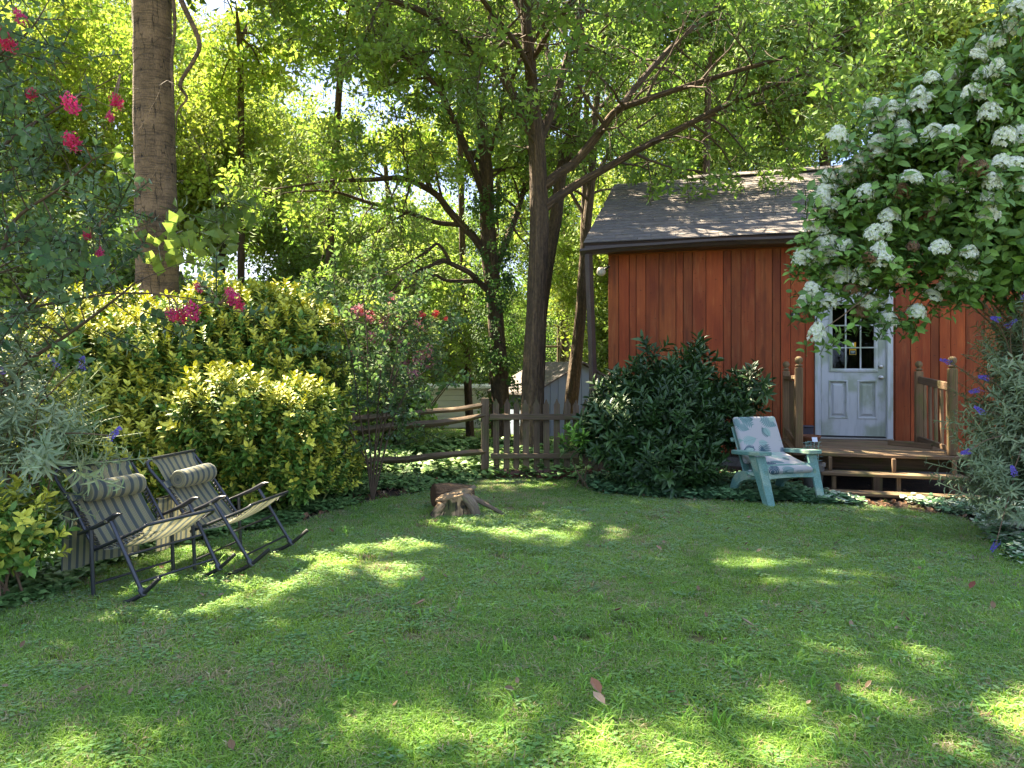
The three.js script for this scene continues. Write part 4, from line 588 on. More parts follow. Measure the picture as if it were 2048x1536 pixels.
const oakSprays = [1, 2, 3, 4].map((i) => spray(100 + i, { n: 16, len: 0.36, L: 0.105, W: 0.05, lo: true, spread: 1, curl: 0.35 }));
const broadSprays = [1, 2, 3].map((i) => spray(200 + i, { n: 15, len: 0.42, L: 0.105, W: 0.085, lo: true, spread: 1, curl: 0.3, droop: 0.35 }));
const bigSprays = [1, 2, 3, 4].map((i) => spray(300 + i, { n: 34, len: 0.75, L: 0.12, W: 0.075, lo: true, spread: 1, curl: 0.3, side: 5 }));
let leafTotal = 0;
function tree(name, label, limbs, d, seed, o, kinds, ca, cb, opt = {}, group, bark = M.bark) {
  const r = rng(seed), t = thing(name, label, 'tree', V(limbs[0].p[0].x, groundY(0, limbs[0].p[0].z), limbs[0].p[0].z), 0, group);
  limbs.forEach((l, i) => part(i ? 'limb' : 'trunk', tube(l.p, l.r, i ? 9 : 20, 6, i ? 0.18 : 0.14, seed + i), bark, t, true));
  const b = branchOut(limbs.filter((l) => !l.none), r, o);
  if (b.tubes.length) part('branches', merge(b.tubes), M.twig, t, true).userData.kind = 'stuff';
  if (opt.close) {                                   // extra sprays added above the view to shade the lawn outside the gaps
    const ends = limbs.flatMap((l) => l.p.slice(1)).filter((p) => p.y > 7), twigs = [];
    for (const [p] of b.leaves) if (!inGap(p, opt.hole)) countShadow(p);
    for (let x = -5; x < 6; x += 0.3) for (let z = -9.2; z < -1.8; z += 0.3) for (let k = shadowCells.get(cell(x + 0.15, z + 0.15)) || 0; k < opt.close; k++) {
      const y = lerp(8.4, 12, r()), p = V(x + r() * 0.3, 0, z + r() * 0.3).addScaledVector(SUN, y / SUN.y); if (HOR - FOC * (p.y - EYE) / -p.z > -60) continue;
      let near = ends[0]; for (const e of ends) if (e.distanceTo(p) < near.distanceTo(p)) near = e;
      if (near.distanceTo(p) > 3.4) continue;
      if (r() < 0.3) twigs.push(tube([near, near.clone().lerp(p, 0.5).add(V(0, 0.2, 0)), p], [0.02, 0.012, 0.004], 4, 3)); b.leaves.push([p, rdir(r).add(V(0, 0.2, 0)).normalize()]);
    }
    b.tubes.push(...twigs);
  }
  let lv = b.leaves; if (opt.filter) lv = lv.filter(([p]) => opt.filter(p));
  leafTotal += dress(t, kinds, M.leaf, lv, r, ca, cb, { ...opt, name: 'crown' });
  return t;
}
// ---- the tall oak in the middle
{
  const D = 12;
  const limbs = [
    { ...limb([[1062, 925, 0.27], [1063, 880, 0.235], [1066, 780, 0.215], [1072, 640, 0.195], [1076, 540, 0.185], [1078, 420, 0.18], [1075, 320, 0.165], [1070, 250, 0.14], [1062, 150, 0.115], [1052, 40, 0.1], [1040, -120, 0.07], [1050, -300, 0.03]], D), t0: 0.55, k: 1.2 },
    { ...limb([[1064, 262, 0.085], [1027, 191, 0.085], [1003, 150, 0.078], [959, 109, 0.07, -0.3], [908, 65, 0.062, -0.6], [853, 27, 0.055, -0.9], [771, -5, 0.045, -1.3], [690, -15, 0.03, -1.7]], D), t0: 0.2 },
    { ...limb([[1077, 290, 0.09], [1109, 205, 0.078, 0.2], [1133, 120, 0.068, 0.3], [1157, 34, 0.06, 0.4], [1175, -60, 0.045, 0.4], [1200, -220, 0.02, 0.5]], D), t0: 0.3 },
    { ...limb([[1088, 372, 0.1], [1120, 346, 0.095], [1147, 328, 0.088], [1198, 267, 0.08, -0.2], [1233, 222, 0.07, -0.5], [1284, 202, 0.06, -0.8], [1425, 156, 0.045, -1.3], [1580, 110, 0.03, -1.8], [1700, 60, 0.015, -2.2]], D), t0: 0.35 },
    { ...limb([[1233, 222, 0.06, -0.5], [1300, 140, 0.055, -0.2], [1348, 90, 0.05, 0], [1437, 8, 0.042, 0.2], [1520, -90, 0.025, 0.3]], D), t0: 0.2 },
    { ...limb([[1086, 418, 0.095], [1110, 398, 0.09], [1147, 373, 0.082, 0.1], [1215, 335, 0.072, 0], [1300, 287, 0.063, -0.2], [1406, 234, 0.053, -0.5], [1484, 195, 0.045, -0.8], [1640, 129, 0.03, -1.4], [1690, 60, 0.012, -1.8]], D), t0: 0.4 },
    { ...limb([[1406, 234, 0.04, -0.5], [1523, 207, 0.03, -0.8], [1620, 185, 0.02, -1.2], [1720, 190, 0.01, -1.6]], D), t0: 0.1 },
    { ...limb([[1068, 160, 0.06], [1040, 100, 0.05, -0.8], [980, 20, 0.04, -1.8], [900, -90, 0.03, -2.8]], D), t0: 0.2 },
    { ...limb([[1064, 120, 0.06], [1130, 20, 0.05, -1.2], [1230, -70, 0.04, -2.4], [1380, -120, 0.02, -3.4]], D), t0: 0.2 },
    { ...limb([[1060, 60, 0.06], [960, -120, 0.05, 0.8], [820, -260, 0.03, 1.6]], D), t0: 0.2 },
    { ...limb([[1060, 20, 0.06], [1230, -160, 0.05, 0.6], [1430, -260, 0.03, 1.2]], D), t0: 0.2 },
    { ...limb([[1055, 0, 0.06], [1080, -160, 0.05, -1.4], [1150, -330, 0.02, -2.6]], D), t0: 0.2 },
  ];
  tree('oak_tree', 'tall oak with spreading limbs standing behind the picket gate', limbs, D, 501, { t0: 0.3, perM: 3.7, len: 1.5, len2: 0.62, twigs: 4.6, leaf: 3.5, droop: 0.07, lift: 0.05 }, oakSprays, [0.13, 0.24, 0.03], [0.25, 0.37, 0.055], { filter: (p) => !(p.y < 3.7 && p.z > -11.6) });
}
// ---- ivied tree left of it
{
  const D = 15;
  const limbs = [
    { ...limb([[1003, 890, 0.24], [1001, 800, 0.21], [996, 700, 0.2], [988, 600, 0.195], [980, 520, 0.19], [974, 430, 0.18], [972, 345, 0.16], [965, 260, 0.13], [952, 188, 0.11], [938, 110, 0.09], [925, 10, 0.07], [915, -120, 0.04]], D), t0: 0.5 },
    { ...limb([[972, 512, 0.1], [950, 478, 0.095], [925, 451, 0.09], [897, 420, 0.085, -0.2], [873, 390, 0.078, -0.4], [822, 362, 0.068, -0.7], [798, 356, 0.062, -0.9], [747, 359, 0.052, -1.2], [668, 362, 0.04, -1.6], [590, 372, 0.022, -2]], D), t0: 0.35 },
    { ...limb([[922, 450, 0.062], [873, 445, 0.058, -0.3], [822, 427, 0.052, -0.6], [771, 414, 0.046, -0.8], [730, 403, 0.04, -1], [670, 384, 0.03, -1.3], [600, 382, 0.018, -1.6]], D), t0: 0.3 },
    { ...limb([[984, 588, 0.085], [956, 562, 0.075, -0.2], [940, 546, 0.068, -0.4], [901, 527, 0.055, -0.6], [886, 521, 0.05, -0.7], [854, 535, 0.04, -0.9], [815, 550, 0.03, -1.1], [780, 585, 0.015, -1.3]], D), t0: 0.45, k: 0.6 },
    { ...limb([[901, 527, 0.045, -0.6], [889, 503, 0.04, -0.7], [874, 488, 0.036, -0.8], [854, 503, 0.03, -0.9], [800, 535, 0.015, -1.2]], D), t0: 0.4, k: 0.6 },
    { ...limb([[956, 562, 0.05, -0.2], [917, 562, 0.042, -0.4], [889, 560, 0.036, -0.5], [870, 550, 0.032, -0.6], [831, 568, 0.024, -0.8], [785, 586, 0.012, -1.1]], D), t0: 0.4, k: 0.6 },
    { ...limb([[972, 405, 0.09], [945, 330, 0.08, -0.2], [909, 246, 0.072, -0.4], [884, 191, 0.064, -0.6], [853, 150, 0.057, -0.8], [822, 113, 0.05, -1], [771, 65, 0.042, -1.3], [730, 27, 0.035, -1.6], [670, -10, 0.02, -2]], D), t0: 0.3 },
    { ...limb([[985, 560, 0.09], [1007, 496, 0.085, 0.3], [1027, 445, 0.075, 0.6], [1048, 376, 0.06, 0.9], [1060, 260, 0.04, 1.2]], D), t0: 0.4 },
    { ...limb([[970, 330, 0.07], [1000, 240, 0.06, -0.4], [1010, 160, 0.05, -0.8], [1000, 60, 0.03, -1]], D), t0: 0.3 },
    { ...limb([[958, 220, 0.07], [900, 130, 0.05, 0.8], [830, 40, 0.035, 1.6], [760, -60, 0.02, 2.2]], D), t0: 0.2 },
  ];
  const t = tree('ivied_tree', 'forked tree with ivy on its trunk and low crooked limbs', limbs, D, 601, { t0: 0.3, perM: 3.6, len: 1.6, len2: 0.7, twigs: 4.2, leaf: 3.8, droop: 0.07, lift: 0.03 }, oakSprays, [0.16, 0.28, 0.035], [0.32, 0.42, 0.065], { filter: (p) => p.y > 2.4 || p.x < -1.8 });
  const r = rng(33), ivy = []; const s = sampleLimb(limbs[0]);
  for (let i = 0; i < 280; i++) { const u = Math.pow(r(), 0.9) * 0.5, p = s.c.getPoint(u), a = r() * 6.28, R = s.r(u) + 0.03 + r() * 0.14; p.add(V(Math.cos(a) * R, 0, Math.sin(a) * R)); ivy.push([p, V(Math.cos(a), 0.3 + r() * 0.5, Math.sin(a)).normalize()]); }
  dress(t, broadSprays, M.leaf, ivy, r, [0.05, 0.12, 0.02], [0.13, 0.24, 0.04], { size: [0.45, 0.8], name: 'ivy' });
}
// ---- slimmer trunks behind
{
  const A = [{ ...limb([[1066, 905, 0.18], [1074, 700, 0.15], [1096, 525, 0.14], [1113, 427, 0.14], [1123, 342, 0.13], [1150, 239, 0.11], [1160, 103, 0.085], [1165, -80, 0.04]], 14.2), t0: 0.5 }, { ...limb([[1125, 330, 0.06], [1180, 240, 0.05, 0.6], [1260, 150, 0.03, 1.2]], 14.2) }, { ...limb([[1150, 239, 0.06], [1100, 130, 0.05, 1], [1080, 20, 0.03, 2]], 14.2) }];
  tree('slender_tree', 'slender dark tree rising close behind the tall oak', A, 14.2, 701, { t0: 0.35, perM: 2.2, len: 1.5, len2: 0.7, twigs: 3.4, leaf: 2.8 }, oakSprays, [0.10, 0.19, 0.03], [0.2, 0.3, 0.05]);
  const B = [{ ...limb([[1140, 830, 0.19], [1147, 760, 0.17], [1155, 690, 0.155], [1164, 590, 0.14], [1172, 470, 0.125], [1182, 370, 0.11], [1190, 230, 0.09], [1210, 60, 0.06], [1225, -80, 0.03]], 16.5), t0: 0.55 }, { ...limb([[1175, 440, 0.05], [1140, 380, 0.045, 0.6], [1120, 300, 0.03, 1.2]], 16.5) }, { ...limb([[1182, 370, 0.06], [1230, 290, 0.045, 0.5], [1300, 240, 0.03, 1]], 16.5) }];
  tree('slender_tree', 'leaning tree between the gate and the shed corner', B, 16.5, 711, { t0: 0.35, perM: 2.2, len: 1.6, len2: 0.8, twigs: 3.4, leaf: 2.8 }, oakSprays, [0.11, 0.2, 0.03], [0.22, 0.31, 0.05]);
}
// ---- the big straight trunk on the left and its crown far overhead
{
  const D = 9.5, T = limb([[318, 960, 0.36], [316, 880, 0.30], [316, 700, 0.27], [316, 560, 0.262], [311, 400, 0.255], [308, 200, 0.245], [304, 0, 0.235], [302, -250, 0.22], [300, -560, 0.18], [300, -900, 0.12], [310, -1150, 0.05]], D, 1);
  const r = rng(71), base = P(302, -200, D), limbs = [{ ...T, none: true }];
  limbs.push({ ...limb([[330, -150, 0.05], [352, -40, 0.042, -0.1], [362, 0, 0.04, -0.15], [399, 90, 0.034, -0.2], [389, 118, 0.03, -0.2], [360, 171, 0.026, -0.2], [374, 196, 0.018, -0.25], [356, 222, 0.012, -0.25], [352, 265, 0.006, -0.25]], D), t0: 0.5, k: 0.5 });
  limbs.push({ ...limb([[336, -60, 0.03], [350, 40, 0.024, -0.2], [343, 130, 0.02, -0.25], [347, 205, 0.014, -0.28]], D), none: true });
  for (let i = 0; i < 20; i++) { const a = i * 2.4 + r() * 0.5, h = lerp(7.6, 12.4, (i + r()) / 20), L = lerp(6.6, 3.6, (h - 7.3) / 5) * (0.85 + r() * 0.3), x0 = base.x, z0 = base.z; const bias = V(-0.3, 0, -0.3), d = V(Math.cos(a), 0, Math.sin(a)).add(bias).normalize(); const pts = [], rr = []; for (let k = 0; k <= 5; k++) { const t = k / 5; pts.push(V(x0 + d.x * L * t + (r() - 0.5) * 0.5 * t, h + L * 0.42 * Math.sin(t * 1.5), z0 + d.z * L * t + (r() - 0.5) * 0.5 * t)); rr.push(lerp(0.11, 0.025, t)); } limbs.push({ p: pts, r: rr, t0: 0.15 }); }
  tree('plane_tree', 'thick straight trunk with finely cracked grey bark behind the yellow shrub', limbs, D, 801, { t0: 0.12, perM: 2.7, len: 2.0, len2: 0.9, twigs: 3.0, leaf: 2.7, droop: 0.05, lift: 0.02 }, broadSprays, [0.11, 0.2, 0.03], [0.22, 0.3, 0.05], { size: [1.15, 1.75], hole: 0.4, close: 7 }, undefined, M.barkPale);
}
// ---- wood behind: crowns of leaf lobes on trunks
function crownTree(name, label, group, px, d, py, rx, ry, n, ca, cb, seed, lean = 0, kinds = bigSprays, size = [0.8, 1.25], tr = 0.17) {
  const r = rng(seed), c = P(px, py, d), gy = groundY(0, -d), t = thing(name, label, 'tree', V(c.x + lean, gy, -d), 0, group);
  const trunk = [V(c.x + lean, gy - 0.1, -d), V(c.x + lean * 0.8 + (r() - 0.5) * 0.3, lerp(gy, c.y, 0.4), -d), V(c.x + lean * 0.3, c.y - ry * 0.3, -d), V(c.x, c.y + ry * 0.3, -d + 0.2)];
  part('trunk', tube(trunk, [tr * 1.25, tr, tr * 0.8, 0.03], 9, 4, 0.15, seed), M.bark, t, true);
  const lobes = [], tubes = []; const m = 9 + Math.floor(r() * 4);
  for (let i = 0; i < m; i++) { const e = rdir(r), k = 0.35 + 0.45 * r(), lc = V(c.x + e.x * rx * k, c.y + e.y * ry * k, -d + e.z * rx * k * 0.8); lobes.push([lc, rx * (0.36 + r() * 0.2), ry * (0.26 + r() * 0.16)]); const from = trunk[2].clone().lerp(trunk[3], r() * 0.6); tubes.push(tube([from, from.clone().lerp(lc, 0.55).add(V(0, 0.2, 0)), lc], [tr * 0.4, tr * 0.25, 0.015], 5, 3)); }
  part('limbs', merge(tubes), M.bark, t, true).userData.kind = 'stuff';
  const lv = []; while (lv.length < n) { const [lc, lr, lh] = lobes[Math.floor(r() * m)], e = rdir(r), k = Math.pow(r(), 0.45); lv.push([V(lc.x + e.x * lr * k, lc.y + e.y * lh * k, lc.z + e.z * lr * k), V(e.x, e.y * 0.6 + 0.1, e.z).add(rdir(r).multiplyScalar(0.5)).normalize()]); }
  leafTotal += dress(t, kinds, M.leaf, lv.filter(([p]) => p.y > gy + 0.2), r, ca, cb, { size, name: 'crown', jitter: 0.25, hole: 0.4 });
  return t;
}
const lime = [[0.22, 0.35, 0.035], [0.42, 0.5, 0.07]], mid = [[0.16, 0.28, 0.035], [0.31, 0.42, 0.065]], dark = [[0.1, 0.2, 0.03], [0.21, 0.32, 0.05]];
const WG = 'leafy trees of the wood behind the fence', WLb = 'sunlit leafy tree among the wood beyond the fence';
[
  [60, 17, 260, 3.6, 3.8, 1200, lime, 901], [215, 22, 170, 4.4, 4.2, 1150, lime, 902], [440, 18, 350, 2.4, 2.3, 750, lime, 903], [560, 25, 320, 3.4, 2.8, 800, lime, 904], [700, 20, 520, 3, 2, 900, mid, 905],
  [820, 28, 470, 4, 3.2, 1000, mid, 906], [1130, 27, 480, 3.5, 4, 900, mid, 907], [1250, 21, 520, 2.4, 3, 800, lime, 908], [-160, 14, 300, 2.6, 3.4, 900, mid, 909], [930, 34, 600, 6, 3.6, 900, dark, 910], [330, 33, 500, 7, 5, 1300, mid, 911],
].forEach(([px, d, py, rx, ry, n, [a, b], s]) => crownTree('wood_tree', WLb, WG, px, d, py, rx, ry, n, a, b, s));
[[700, 15.5, 60, 2.0, 1.1, 330, mid, 931], [480, 17, 70, 1.9, 1.5, 520, lime, 932], [900, 18, 40, 2.8, 1.4, 380, mid, 933], [1190, 19, 60, 3.0, 1.8, 480, mid, 934], [1420, 16, 20, 2.8, 1.3, 750, dark, 935], [760, 22, 290, 2.4, 1.5, 500, lime, 936], [1010, 24, 260, 2.4, 2.0, 500, lime, 937]].forEach(([px, d, py, rx, ry, n, [a, b], s], i) => crownTree('tall_tree', 'slender tall tree with an airy crown meeting the oak branches', 'tall airy trees behind the oak', px, d, py, rx, ry, n, a, b, s, (i % 3 - 1) * 0.5, oakSprays, [1.2, 1.8], 0.085));
crownTree('roof_tree', 'bright green tree standing directly behind the shed ridge', undefined, 1420, 21, 250, 3.4, 2.8, 1300, ...mid, 921);
crownTree('roof_tree', 'shady tree behind the shed with its crown over the white flowers', undefined, 1650, 19, 150, 3.4, 3.2, 1400, ...mid, 922);
crownTree('roof_tree', 'pale sunlit tree high behind the white flowering shrub', undefined, 1930, 18, 60, 2.6, 2.6, 1300, ...lime, 923);
// far wood that closes the view, one mass
{
  const r = rng(950), list = [[], [], [], []]; for (let i = 0; i < 9000; i++) { const a = lerp(-0.95, 0.95, r()), d = lerp(38, 50, r()), x = Math.sin(a) * d * 1.1, z = -Math.cos(a) * d, h = 6 + 3.5 * smoothNoise(a * 9, 1, 6), y = groundY(0, z) + h * Math.pow(r(), 1.1); list[i % 4].push({ p: V(x, y, z), q: aim(rdir(r), r), s: 2 + r() * 1.2, c: mixc([0.07, 0.15, 0.03], [0.2, 0.3, 0.06], r(), r, 0.25) }); }
  list.forEach((l, k) => copies('far_wood', bigSprays[k], M.leaf, l, scene, { label: 'far mass of green woodland closing the view', category: 'woodland' }));
}

// ---------------------------------------------------------------- shrubs
function lobed(lobes, n, r, shell = 0.55, low = -0.7) {
  const w = lobes.map((l) => l.r[0] * l.r[1] + l.r[1] * l.r[2] + l.r[0] * l.r[2]), sum = w.reduce((a, b) => a + b, 0), out = []; let guard = 0;
  while (out.length < n && guard++ < n * 30) {
    let k = r() * sum, i = 0; while ((k -= w[i]) > 0 && i < lobes.length - 1) i++;
    const l = lobes[i], e = rdir(r); if (e.y < low) continue;
    const f = shell + (1.03 - shell) * Math.sqrt(r()), p = V(l.c.x + e.x * l.r[0] * f, l.c.y + e.y * l.r[1] * f, l.c.z + e.z * l.r[2] * f);
    if (p.y < 0.06) continue;
    if (lobes.some((m, j) => j !== i && ((p.x - m.c.x) / m.r[0]) ** 2 + ((p.y - m.c.y) / m.r[1]) ** 2 + ((p.z - m.c.z) / m.r[2]) ** 2 < shell * shell * 0.8)) continue;
    out.push({ p, n: V(e.x / l.r[0], e.y / l.r[1], e.z / l.r[2]).normalize(), f });
  }
  return out;
}
const lobe = (px, py, d, rx, ry, rz) => ({ c: P(px, py, d), r: [rx, ry, rz] });
function stems(t, base, ends, r, rad, name = 'stems', mat = M.stem) { const g = ends.map((e) => { const m = base.clone().lerp(e, 0.5).add(V((r() - 0.5) * 0.2, 0.12, (r() - 0.5) * 0.2)); return tube([base.clone().add(V((r() - 0.5) * 0.25, 0, (r() - 0.5) * 0.2)), m, e], [rad, rad * 0.7, rad * 0.25], 5, 4); }); const m = part(name, merge(g), mat, t, true); m.userData.kind = 'stuff'; return m; }
function shrub(name, label, base, lobes, n, kinds, mat, ca, cb, seed, o = {}) {
  const r = rng(seed), t = thing(name, label, o.category || 'shrub', base, 0, o.group), pts = lobed(lobes, n, r, o.shell, o.low);
  stems(t, base, pts.filter((_, i) => i % Math.ceil(n / (o.stems || 30)) === 0).map((e) => e.p), r, o.rad || 0.016);
  const lists = kinds.map(() => []);
  for (const { p, n: nn } of pts) { const d = nn.clone().multiplyScalar(o.out ?? 0.7).add(V(0, o.up ?? 0.7, 0)).add(rdir(r).multiplyScalar(o.rand ?? 0.4)).normalize(); const k = o.pick ? o.pick(p, nn, r) : Math.floor(r() * kinds.length); lists[k].push({ p, q: aim(d, r), s: lerp((o.size || [0.8, 1.25])[0], (o.size || [0.8, 1.25])[1], r()), c: mixc(ca, cb, r(), r, 0.16) }); }
  kinds.forEach((g, k) => lists[k].length && copies('foliage', g, mat, lists[k], t));
  leafTotal += pts.length;
  return t;
}
// ---- golden shrub: shoots end in yellow leaves, older leaves are green
function goldShoot(seed, gold) {
  const r = rng(seed), g = new Leaves(), len = 0.2; g.stick(V(0, -0.05, 0), V(0, len, 0), 0.003, [0.25, 0.28, 0.08]);
  const n = 18; for (let i = 0; i < n; i++) { const t = i / n, a = i * 2.4 + r() * 0.5, out = V(Math.cos(a), 0, Math.sin(a)), tip = t > 1 - gold, k = tip ? 0.8 + r() * 0.3 : 0.9 + r() * 0.4; const d = out.multiplyScalar(lerp(1.1, 0.55, t)).add(V(0, lerp(0.25, 0.95, t), 0)).normalize(); const col = tip ? vary(r, [0.56, 0.55, 0.06], 0.12) : vary(r, r() < 0.22 ? [0.34, 0.40, 0.05] : [0.09, 0.19, 0.02], 0.2); g.leaf(V(0, len * t, 0), d, V(0, 1, 0).add(rdir(r).multiplyScalar(0.3)).normalize(), 0.062 * k, 0.031 * k, { curl: 0.15 + r() * 0.25, fold: 0.3, col, round: 0.5 }); }
  return g.build();
}
const golds = [goldShoot(1, 0.45), goldShoot(2, 0.5), goldShoot(3, 0.35), goldShoot(4, 0.6), goldShoot(5, 0.0), goldShoot(6, 0.12)];
const goldPick = (p, n, r) => (n.y > 0.05 ? (r() < 0.8 ? Math.floor(r() * 4) : 4 + Math.floor(r() * 2)) : r() < 0.34 ? Math.floor(r() * 4) : 4 + Math.floor(r() * 2));
{
  const lobes = [lobe(200, 755, 7.3, 0.8, 0.66, 0.7), lobe(360, 740, 7.6, 0.82, 0.72, 0.75), lobe(520, 725, 7.9, 0.66, 0.8, 0.7), lobe(600, 800, 7.9, 0.48, 0.8, 0.6), lobe(70, 770, 6.9, 0.7, 0.55, 0.6), lobe(430, 885, 6.75, 0.6, 0.48, 0.5), lobe(545, 905, 7.0, 0.58, 0.5, 0.55), lobe(300, 905, 6.7, 0.65, 0.5, 0.5), lobe(610, 950, 7.4, 0.42, 0.5, 0.5), lobe(440, 985, 7.0, 0.8, 0.5, 0.5), lobe(560, 690, 8.0, 0.4, 0.45, 0.5), lobe(200, 950, 6.4, 0.6, 0.5, 0.4)];
  const rr = rng(77), knobs = []; for (const l of lobes) for (let k = 0; k < 7; k++) { const e = rdir(rr); if (e.y < -0.35) continue; const f = 0.8 + rr() * 0.15, q = 0.2 + rr() * 0.16; knobs.push({ c: V(l.c.x + e.x * l.r[0] * f, l.c.y + e.y * l.r[1] * f, l.c.z + e.z * l.r[2] * f), r: [q, q * 0.85, q] }); }
  lobes.forEach((l) => { l.r = l.r.map((v) => v * 0.84); }); lobes.push(...knobs);
  shrub('golden_euonymus', 'large rounded shrub with golden yellow shoot tips behind the recliners', V(-3.2, 0, -7.6), lobes, 9500, golds, M.leafShrub, [0.8, 0.85, 0.8], [1.15, 1.1, 1.1], 1001, { shell: 0.62, out: 0.55, up: 0.85, rand: 0.32, size: [0.72, 1.2], pick: goldPick, stems: 60, rad: 0.02 });
  shrub('golden_euonymus', 'small golden shrub at the feet of the butterfly bush', V(-3.0, 0, -4.35), [lobe(15, 1090, 4.35, 0.2, 0.2, 0.2), lobe(-40, 1110, 4.4, 0.25, 0.2, 0.2)], 150, golds, M.leafShrub, [0.8, 0.85, 0.8], [1.1, 1.1, 1.1], 1002, { shell: 0.4, size: [0.8, 1.2], pick: goldPick, stems: 8, rad: 0.008 });
}
// ---- dark glossy laurel by the shed
function laurelShoot(seed) { const r = rng(seed), g = new Leaves(), len = 0.2; g.stick(V(0, -0.12, 0), V(0, len, 0), 0.005, [0.6, 0.7, 0.3]); for (let i = 0; i < 13; i++) { const t = i / 13, a = i * 2.4 + r() * 0.6, out = V(Math.cos(a), 0, Math.sin(a)); g.leaf(V(0, len * t, 0), out.multiplyScalar(lerp(1.0, 0.5, t)).add(V(0, lerp(0.2, 0.95, t), 0)).normalize(), V(0, 1, 0).add(rdir(r).multiplyScalar(0.3)).normalize(), 0.115 * (0.8 + r() * 0.4), 0.036, { curl: 0.12 + r() * 0.25, fold: 0.35, col: vary(r, [1, 1, 1], 0.2) }); } return g.build(); }
{
  const lobes = [lobe(1330, 860, 8.5, 0.52, 0.5, 0.5), lobe(1245, 880, 8.5, 0.36, 0.4, 0.4), lobe(1420, 860, 8.7, 0.4, 0.38, 0.42), lobe(1355, 790, 8.7, 0.26, 0.34, 0.34), lobe(1465, 810, 8.7, 0.22, 0.2, 0.24), lobe(1330, 935, 8.3, 0.58, 0.32, 0.42), lobe(1235, 815, 8.7, 0.22, 0.24, 0.24), lobe(1290, 790, 8.6, 0.2, 0.28, 0.25), lobe(1392, 745, 8.8, 0.1, 0.22, 0.15), lobe(1505, 775, 8.6, 0.1, 0.1, 0.15), lobe(1195, 890, 8.4, 0.16, 0.2, 0.2), lobe(1300, 720, 8.7, 0.05, 0.12, 0.08)];
  shrub('cherry_laurel', 'dark glossy evergreen shrub growing against the red shed wall', V(1.85, 0, -8.6), lobes, 1350, [1, 2, 3].map((i) => laurelShoot(40 + i)), M.leafGloss, [0.018, 0.052, 0.011], [0.052, 0.115, 0.022], 1011, { shell: 0.5, out: 0.7, up: 0.75, rand: 0.4, size: [0.75, 1.25], stems: 40, rad: 0.02 });
  shrub('shrub_shoot', 'bright new green shoots at the foot of the picket gate', P(1165, 945, 8.5).setY(0), [lobe(1160, 885, 8.4, 0.1, 0.1, 0.1)], 14, [laurelShoot(51)], M.leafShrub, [0.14, 0.3, 0.03], [0.22, 0.4, 0.05], 1012, { shell: 0.3, size: [0.7, 1], stems: 6, rad: 0.006 });
}
